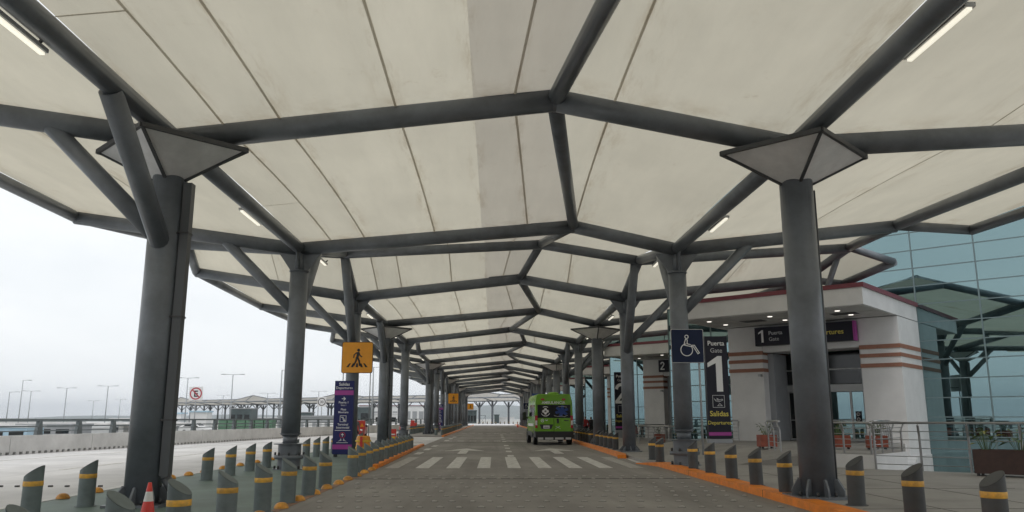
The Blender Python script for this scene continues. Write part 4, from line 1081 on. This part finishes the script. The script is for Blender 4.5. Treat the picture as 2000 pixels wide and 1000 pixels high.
def red_barrier(loc, label):
    t = thing('water_barrier', label, 'barrier', loc, .2, 'red works barriers')
    MB().prism([(-.22, 0), (.22, 0), (.16, .35), (.12, .85), (-.12, .85), (-.16, .35)], lambda u, v, d: (d, u, v), -.35, .35).build('block', M_REDP, t, bevel=.02)
    MB().box((0, -.2, .45), (.5, .03, .10)).build('reflector', M_CONEW, t)
red_barrier((-7.9, 63, 0), 'red plastic works barrier between the columns on the open side')
red_barrier((-9.4, 84, 0), 'red works barrier by the red machine')
t = thing('hand_truck', 'low yellow and black platform truck beside the bollards', 'trolley', (-6.55, 52.4, .0))
MB().box((0, 0, .45), (.72, .5, .1)).build('deck', M_YEL, t)
for sx in (-1, 1):
    for sy in (-1, 1):
        MB().bar((sx * .3, sy * .2, .12), (sx * .25, sy * .2, .42), .03, .03).build('leg', M_BLK, t)
        o = MB().lathe([(0, -.02), (.06, -.02), (.06, .02), (0, .02)], n=10).build('wheel', M_TYRE, t, (sx * .3, sy * .2, .06)); o.rotation_euler.y = R(90)
MB().tube((.33, 0, .45), (.38, 0, .72), .02, 8).build('handle', M_BLK, t)
t = thing('works_generator', 'tall red works machine standing between far columns', 'machine', (-9.0, 91, 0))
MB().box((0, 0, .75), (.7, .5, .9)).build('cabinet', M_REDP, t, bevel=.03)
MB().box((-.1, 0, 1.33), (.4, .4, .26)).build('hood', M_REDP, t, bevel=.04)
MB().tube((.2, 0, 1.2), (.2, 0, 1.6), .04, 8).build('exhaust', M_BLK, t)
for sx in (-1, 1):
    o = MB().lathe([(0, -.06), (.25, -.06), (.25, .06), (0, .06)], n=14).build('wheel', M_TYRE, t, (sx * .36, 0, .25)); o.rotation_euler.y = R(90)

# ------------------------------------------------------------------ people
def person(loc, rz, h, label, top, legs, hair, pose=0):
    k = h / 1.75
    V = {'pel': (0, 0, .93, .145), 'wst': (0, 0, 1.08, .125), 'chs': (0, .0, 1.30, .15), 'nck': (0, 0, 1.48, .06), 'hd1': (0, -.015, 1.56, .075), 'hd2': (0, -.02, 1.66, .095), 'hd3': (0, -.01, 1.72, .07)}
    for n_, s in (('l', -1), ('r', 1)):
        st = .10 * s * pose
        V.update({n_ + 'sh': (s * .19, 0, 1.40, .07), n_ + 'el': (s * .25, .04 + st * .3, 1.12, .048), n_ + 'wr': (s * .26, -.04 - st, .88, .036), n_ + 'hn': (s * .255, -.06 - st, .80, .04),
                  n_ + 'hp': (s * .09, 0, .88, .10), n_ + 'kn': (s * .11, -.03 + st, .50, .068), n_ + 'an': (s * .12, .02 + st * 1.6, .09, .045), n_ + 'to': (s * .13, -.13 + st * 1.6, .04, .04)})
    E_ = [('pel', 'wst'), ('wst', 'chs'), ('chs', 'nck'), ('nck', 'hd1'), ('hd1', 'hd2'), ('hd2', 'hd3')]
    for n_ in 'lr': E_ += [('chs', n_ + 'sh'), (n_ + 'sh', n_ + 'el'), (n_ + 'el', n_ + 'wr'), (n_ + 'wr', n_ + 'hn'), ('pel', n_ + 'hp'), (n_ + 'hp', n_ + 'kn'), (n_ + 'kn', n_ + 'an'), (n_ + 'an', n_ + 'to')]
    ks = list(V); me = bpy.data.meshes.new('person'); me.from_pydata([Vector(V[q][:3]) * k for q in ks], [(ks.index(a), ks.index(b)) for a, b in E_], [])
    o = bpy.data.objects.new('person', me); C.objects.link(o)
    sk = o.modifiers.new('skin', 'SKIN'); sk.use_smooth_shade = True
    for i, q in enumerate(ks): me.skin_vertices[0].data[i].radius = (V[q][3] * k,) * 2
    me.skin_vertices[0].data[0].use_root = True
    o.modifiers.new('sub', 'SUBSURF').levels = 1; o.modifiers['sub'].render_levels = 1
    bpy.context.view_layer.update()
    m2 = bpy.data.meshes.new_from_object(o.evaluated_get(bpy.context.evaluated_depsgraph_get())); bpy.data.objects.remove(o)
    for m in (top, legs, M_SKIN, hair, M_BLK): m2.materials.append(m)
    for p in m2.polygons:
        x, y, z = p.center / k; i = 0
        if z < .10: i = 4
        elif z < .95 and abs(x) < .2: i = 1
        elif z < .88: i = 2
        elif z > 1.50: i = 3 if (z > 1.69 or (y > .03 and z > 1.56)) else 2
        p.material_index = i; p.use_smooth = True
    o = bpy.data.objects.new('person', m2); C.objects.link(o); o.location = loc; o.rotation_euler.z = rz
    return tag(o, label, 'person')
person((6.95, 62.3, .12), R(200), 1.72, 'person in a red jacket and dark trousers walking between the kerb columns', M_CLR, M_CLB, M_BLK, 1)
person((7.45, 62.9, .12), R(190), 1.68, 'person in black clothes beside the one in red', M_CLB, M_CLB, M_BLK, .6)
person((-8.75, 51.5, .004), R(10), 1.74, 'person in grey with a dark cap beside the red warning board', M_CLG, M_CLB, M_BLK, .3)

# ------------------------------------------------------------------ far canopy on the open side
def far_canopy():
    path = [(10, 262), (-30, 285), (-61, 305), (-145, 368)]
    pts = []
    for (a, b), (c, d) in zip(path, path[1:]):
        L = math.hypot(c - a, d - b); n_ = max(1, round(L / 11))
        for i in range(n_): pts.append((a + (c - a) * i / n_, b + (d - b) * i / n_))
    pts.append(path[-1])
    base = Vector((pts[0][0], pts[0][1], 0))
    t = thing('far_canopy', 'long distant cream canopy on grey tree columns crossing beyond the far roadway', 'canopy', base)
    secs = []
    for i, p in enumerate(pts):
        q = pts[min(i + 1, len(pts) - 1)]; r = pts[max(i - 1, 0)]
        d = Vector((q[0] - r[0], q[1] - r[1], 0)).normalized(); n_ = Vector((-d.y, d.x, 0))
        if n_.y > 0: n_ = -n_                       # towards the viewer
        c = Vector((p[0], p[1], 0)) - base
        pk = 1.5 if i % 5 == 2 else 0
        secs.append((c, n_, [c + n_ * 7.5 + Vector((0, 0, 8.3)), c + n_ * 1.5 + Vector((0, 0, 7.4)), c - n_ * 4 + Vector((0, 0, 9.6 + pk)), c - n_ * 9.5 + Vector((0, 0, 7.6)), c - n_ * 14 + Vector((0, 0, 8.4))]))
    for (c, n_, s1), (c2, n2, s2) in zip(secs, secs[1:]):
        for j in range(4): MB().grid([[s1[j], s1[j + 1]], [s2[j], s2[j + 1]]], False).build('membrane_panel', M_MEM3, t)
        for j in range(5): MB().tube(s1[j], s2[j], .22, 8).build('purlin', M_STEEL, t)
    for c, n_, s in secs:
        mb = MB()
        for a, b in zip(s, s[1:]): mb.tube(a, b, .24, 8)
        mb.build('arch_beam', M_STEEL, t)
    proto = None; n = 0
    for i, (c, n_, s) in enumerate(secs):
        for off in (1.5, -9.5):
            if proto is None:
                proto = thing('far_column', '', 'column')
                MB().tube((0, 0, -1.0), (0, 0, 7.2), .36, 12).build('shaft', M_STEEL, proto)
                for q in range(4): a = q * math.pi / 2 + .4; MB().tube((0, 0, 5.2), (2.4 * math.cos(a), 2.4 * math.sin(a), 7.6), .16, 8).build('strut', M_STEEL, proto)
                o = proto
            else: o = copy_tree(proto)
            o.location = base + c + n_ * off; o.rotation_euler.z = i * .3
            tag(o, 'far tree-shaped grey column in the %s row under the distant canopy, %s from the right' % ('front' if off > 0 else 'back', ORD[i].replace('nearest', 'first')), 'column', 'columns of the distant canopy'); n += 1
far_canopy()

# ------------------------------------------------------------------ street lamps
lamp_proto = {}
def lamp(loc, h, double, label):
    key = double
    if key not in lamp_proto:
        t = thing('street_lamp', '', 'street lamp'); 
        MB().tube((0, 0, 0), (0, 0, 10), .13, 8, r2=.08).build('pole', M_LAMP, t)
        for s in ((-1, 1) if double else (1,)):
            MB().bar((0, 0, 9.95), (s * 1.3, 0, 10.02), .07, .07).build('arm', M_LAMP, t)
            MB().box((s * 1.6, 0, 10.02), (.8, .3, .12)).build('lamp_head', M_LAMP, t)
        MB().tube((0, 0, 0), (0, 0, .4), .22, 8).build('base', M_LAMP, t)
        lamp_proto[key] = t; o = t
    else: o = copy_tree(lamp_proto[key])
    o.location = loc; o.scale = (1, 1, h / 10); tag(o, label, 'street lamp', 'street lamps beyond the parapet')
def at(px, d): return (px - 966) / 1592 * d
LP = [(25, 766, 170, 0, 'single-armed street lamp, leftmost beyond the parapet'), (48, 743, 190, 0, 'tallest single-armed street lamp at the far left'), (66, 764, 190, 1, 'double-armed street lamp right of the tall single one'), (134, 758, 170, 1, 'double-armed street lamp standing alone over the parapet middle'),
      (188, 783, 300, 1, 'small faint double street lamp left of the big column'), (213, 754, 160, 1, 'tall double street lamp just left of the big left column'), (239, 780, 290, 1, 'small double street lamp touching the big left column'),
      (366, 738, 150, 1, 'double street lamp behind the no-stopping sign'), (453, 731, 140, 1, 'tallest double street lamp over the distant canopy'), (437, 772, 260, 1, 'short double street lamp just left of the tallest one'),
      (523, 768, 210, 1, 'double street lamp left of the second left column'), (622, 764, 200, 1, 'double street lamp above the speed limit sign'), (548, 722, 120, 0, 'lamp arm peeping out behind the second left column'), (727, 716, 110, 0, 'thin lamp post between the third and fourth left columns')]
for px, py, d, dbl, lab in LP: lamp((at(px, d), d, -1), 2.62 + (818 - py) / 1625 * d, dbl, lab)

# ------------------------------------------------------------------ background buildings
def building(loc, d, m, label, roofm=None, win=0, rz=0, ov=.4, winm=None):
    t = thing('distant_building', label, 'building', loc, rz, 'buildings beyond the parapet')
    MB().box((0, 0, d[2] / 2), d).build('wall', m, t)
    MB().box((0, 0, d[2] + .15), (d[0] + ov, d[1] + ov, .3)).build('roof', roofm or m, t)
    for i in range(win):
        x = -d[0] / 2 + d[0] * (i + .5) / win
        MB().box((x, -d[1] / 2 - .02, d[2] * .5), (d[0] / win * .7, .08, d[2] * .4)).build('window', winm or M_GLASSD, t)
    return t
building((at(60, 150), 150, -1), (26, 14, 1.0), M_BLDG, 'low white roof at the far left behind the parapet', M_SIGNW)
building((at(120, 125), 125, -1), (8, 6, 1.6), M_BLDG2, 'low dark shed with flat roof behind the left parapet rail', M_BLDG2, 3)
building((at(25, 110), 110, -1), (8, 4, 1.5), M_ROOFB, 'pale blue low shed behind the rail at the far left', M_BLDG, 3)
building((at(225, 170), 170, -1), (34, 20, 1.4), M_BLDG2, 'long low grey overpass building left of the big column', M_SIGNW, 8)
building((at(352, 170), 170, -1), (2.4, 3, 3.6), M_BLDG, 'white block with pale blue roof behind the no-stopping sign', M_ROOFB)
building((at(397, 165), 165, -1), (3.3, 3, 3.9), M_BLDG, 'larger white block with pale blue roof right of the no-stopping sign', M_ROOFB)
building((at(478, 260), 260, -1), (6.6, 7, 5.6), M_TEAL, 'dark teal glass cube under the distant canopy', M_BLDG2, 3)
building((at(598, 280), 280, -1), (5, 5, 4.6), M_TEAL, 'small teal glass box left of the speed limit sign', M_BLDG2, 2)
building((at(705, 290), 290, -1), (8, 6, 6.5), M_TEAL, 'teal glass lift tower by the third left column', M_BLDG2, 2)
building((at(795, 420), 420, -1), (46, 20, 9.0), M_BLDG, 'long white flat-roofed hall behind the far columns', M_MAROON, 14, 0, .8, M_BLDG2)
building((at(735, 330), 330, -1), (24, 8, 4.6), M_BLDG, 'low white hall with dark openings between the left columns', M_SIGNW, 8)
building((at(988, 330), 330, -1), (6.5, 5, 3.0), M_BLDG, 'small white kiosk at the end of the road', M_BLDG)
building((at(970, 325), 325, -1), (1.9, 2, 4.0), M_TEAL, 'narrow teal booth left of the white kiosk', M_TEAL)
t = building((at(919, 300), 300, -1), (4.4, 4, 5.4), M_TEAL, 'teal glass stair box under the far amber sign', M_TEAL, 4)
t = thing('gantry_frame', 'open dark steel frame right of the teal stair box at the road end', 'frame', (at(942, 310), 310, -1))
for x in (-1.2, 1.2): MB().box((x, 0, 1.9), (.14, .14, 3.8)).build('post', M_STEEL, t)
MB().box((0, 0, 3.85), (2.6, .16, .16)).build('beam', M_STEEL, t)
for s in (-1, 1): MB().bar((s * 1.2, 0, .2), (-s * 1.2, .12 * s, 3.7), .08, .08).build('brace', M_STEEL, t)
for i in range(6):
    t = thing('green_container', 'green container behind the parapet rail, %s from the left' % ['first', 'second', 'third', 'fourth', 'fifth', 'sixth'][i], 'container', (at(443 + i * 17.5, 104), 104, -1), R(-4), 'green containers beyond the parapet')
    MB().box((0, 0, 1.2), (1.06, 1.4, 2.4)).build('shell', M_GRNBOX, t, bevel=.04)
    MB().box((0, 0, 2.46), (1.1, 1.44, .12)).build('lid', M_GRNBOX, t)
    for x in (-.3, 0, .3): MB().box((x, -.72, .95), (.05, .05, 1.7)).build('rib', M_GRNBOX, t)
car((at(420, 108), 108, -.4), R(80), mat('car_white', (.6, .6, .6), .3), 'white car partly hidden behind the parapet rail')
building((at(610, 150), 150, -1), (11, 5, 2.9), M_BLDG2, 'dark low works trailer beside the speed limit sign', M_BLDG2, 5, 0, .2, M_BLDG)
for i, (px, d, w_, dep, h, lab) in enumerate(((95, 210, 16, 12, 2.0, 'long white shed roof far behind the left parapet'), (170, 240, 22, 14, 1.5, 'flat white warehouse behind the middle of the left parapet'),
        (300, 380, 30, 16, 2.6, 'faint pale hall half hidden by the big left column'), (520, 420, 26, 14, 3.0, 'faint pale hall beyond the distant canopy'), (20, 420, 40, 16, 2.4, 'faint grey hall on the left horizon'))):
    building((at(px, d), d, -1), (w_, dep, h), M_BLDG if i % 2 == 0 else M_BLDG2, lab, M_SIGNW, 6)
t = thing('overpass', 'low grey overpass deck on piers behind the left parapet rail', 'bridge', (at(110, 140), 140, -1), R(4))
MB().box((0, 0, 1.75), (46, 5, .45)).build('deck', M_CONC, t)
for i in range(6): MB().box((-20 + i * 8, 0, .75), (.8, 2.4, 1.5)).build('pier', M_CONC, t)
MB().box((0, -2.4, 2.25), (46, .12, .12)).build('rail', M_RAIL, t)
# ------------------------------------------------------------------ brace from the gate hood to the canopy edge
t = thing('brace_strut', 'slim grey tube brace rising from the gate 1 wall to the canopy edge', 'brace', (15.2, 38.55, 5.12))
MB().tube((0, 0, 0), (.6, -2.8, 3.88), .14, 14).build('tube', M_STEEL, t)
MB().box((0, .08, 0), (.3, .1, .3), rz=GR).build('foot_plate', M_STEEL, t)
# ------------------------------------------------------------------ haze
HAZE = True
if HAZE:
    hz = MB().box((0, 2000, 98), (26000, 20000, 204))
    m = bpy.data.materials.new('haze_air'); m.use_nodes = True; m.node_tree.nodes.clear()
    o = m.node_tree.nodes.new('ShaderNodeOutputMaterial'); v = m.node_tree.nodes.new('ShaderNodeVolumePrincipled')
    v.inputs['Color'].default_value = (.86, .92, 1, 1); v.inputs['Density'].default_value = .00010; v.inputs['Anisotropy'].default_value = .2
    m.node_tree.links.new(v.outputs[0], o.inputs['Volume'])
    tag(hz.build('haze', m), kind='stuff')
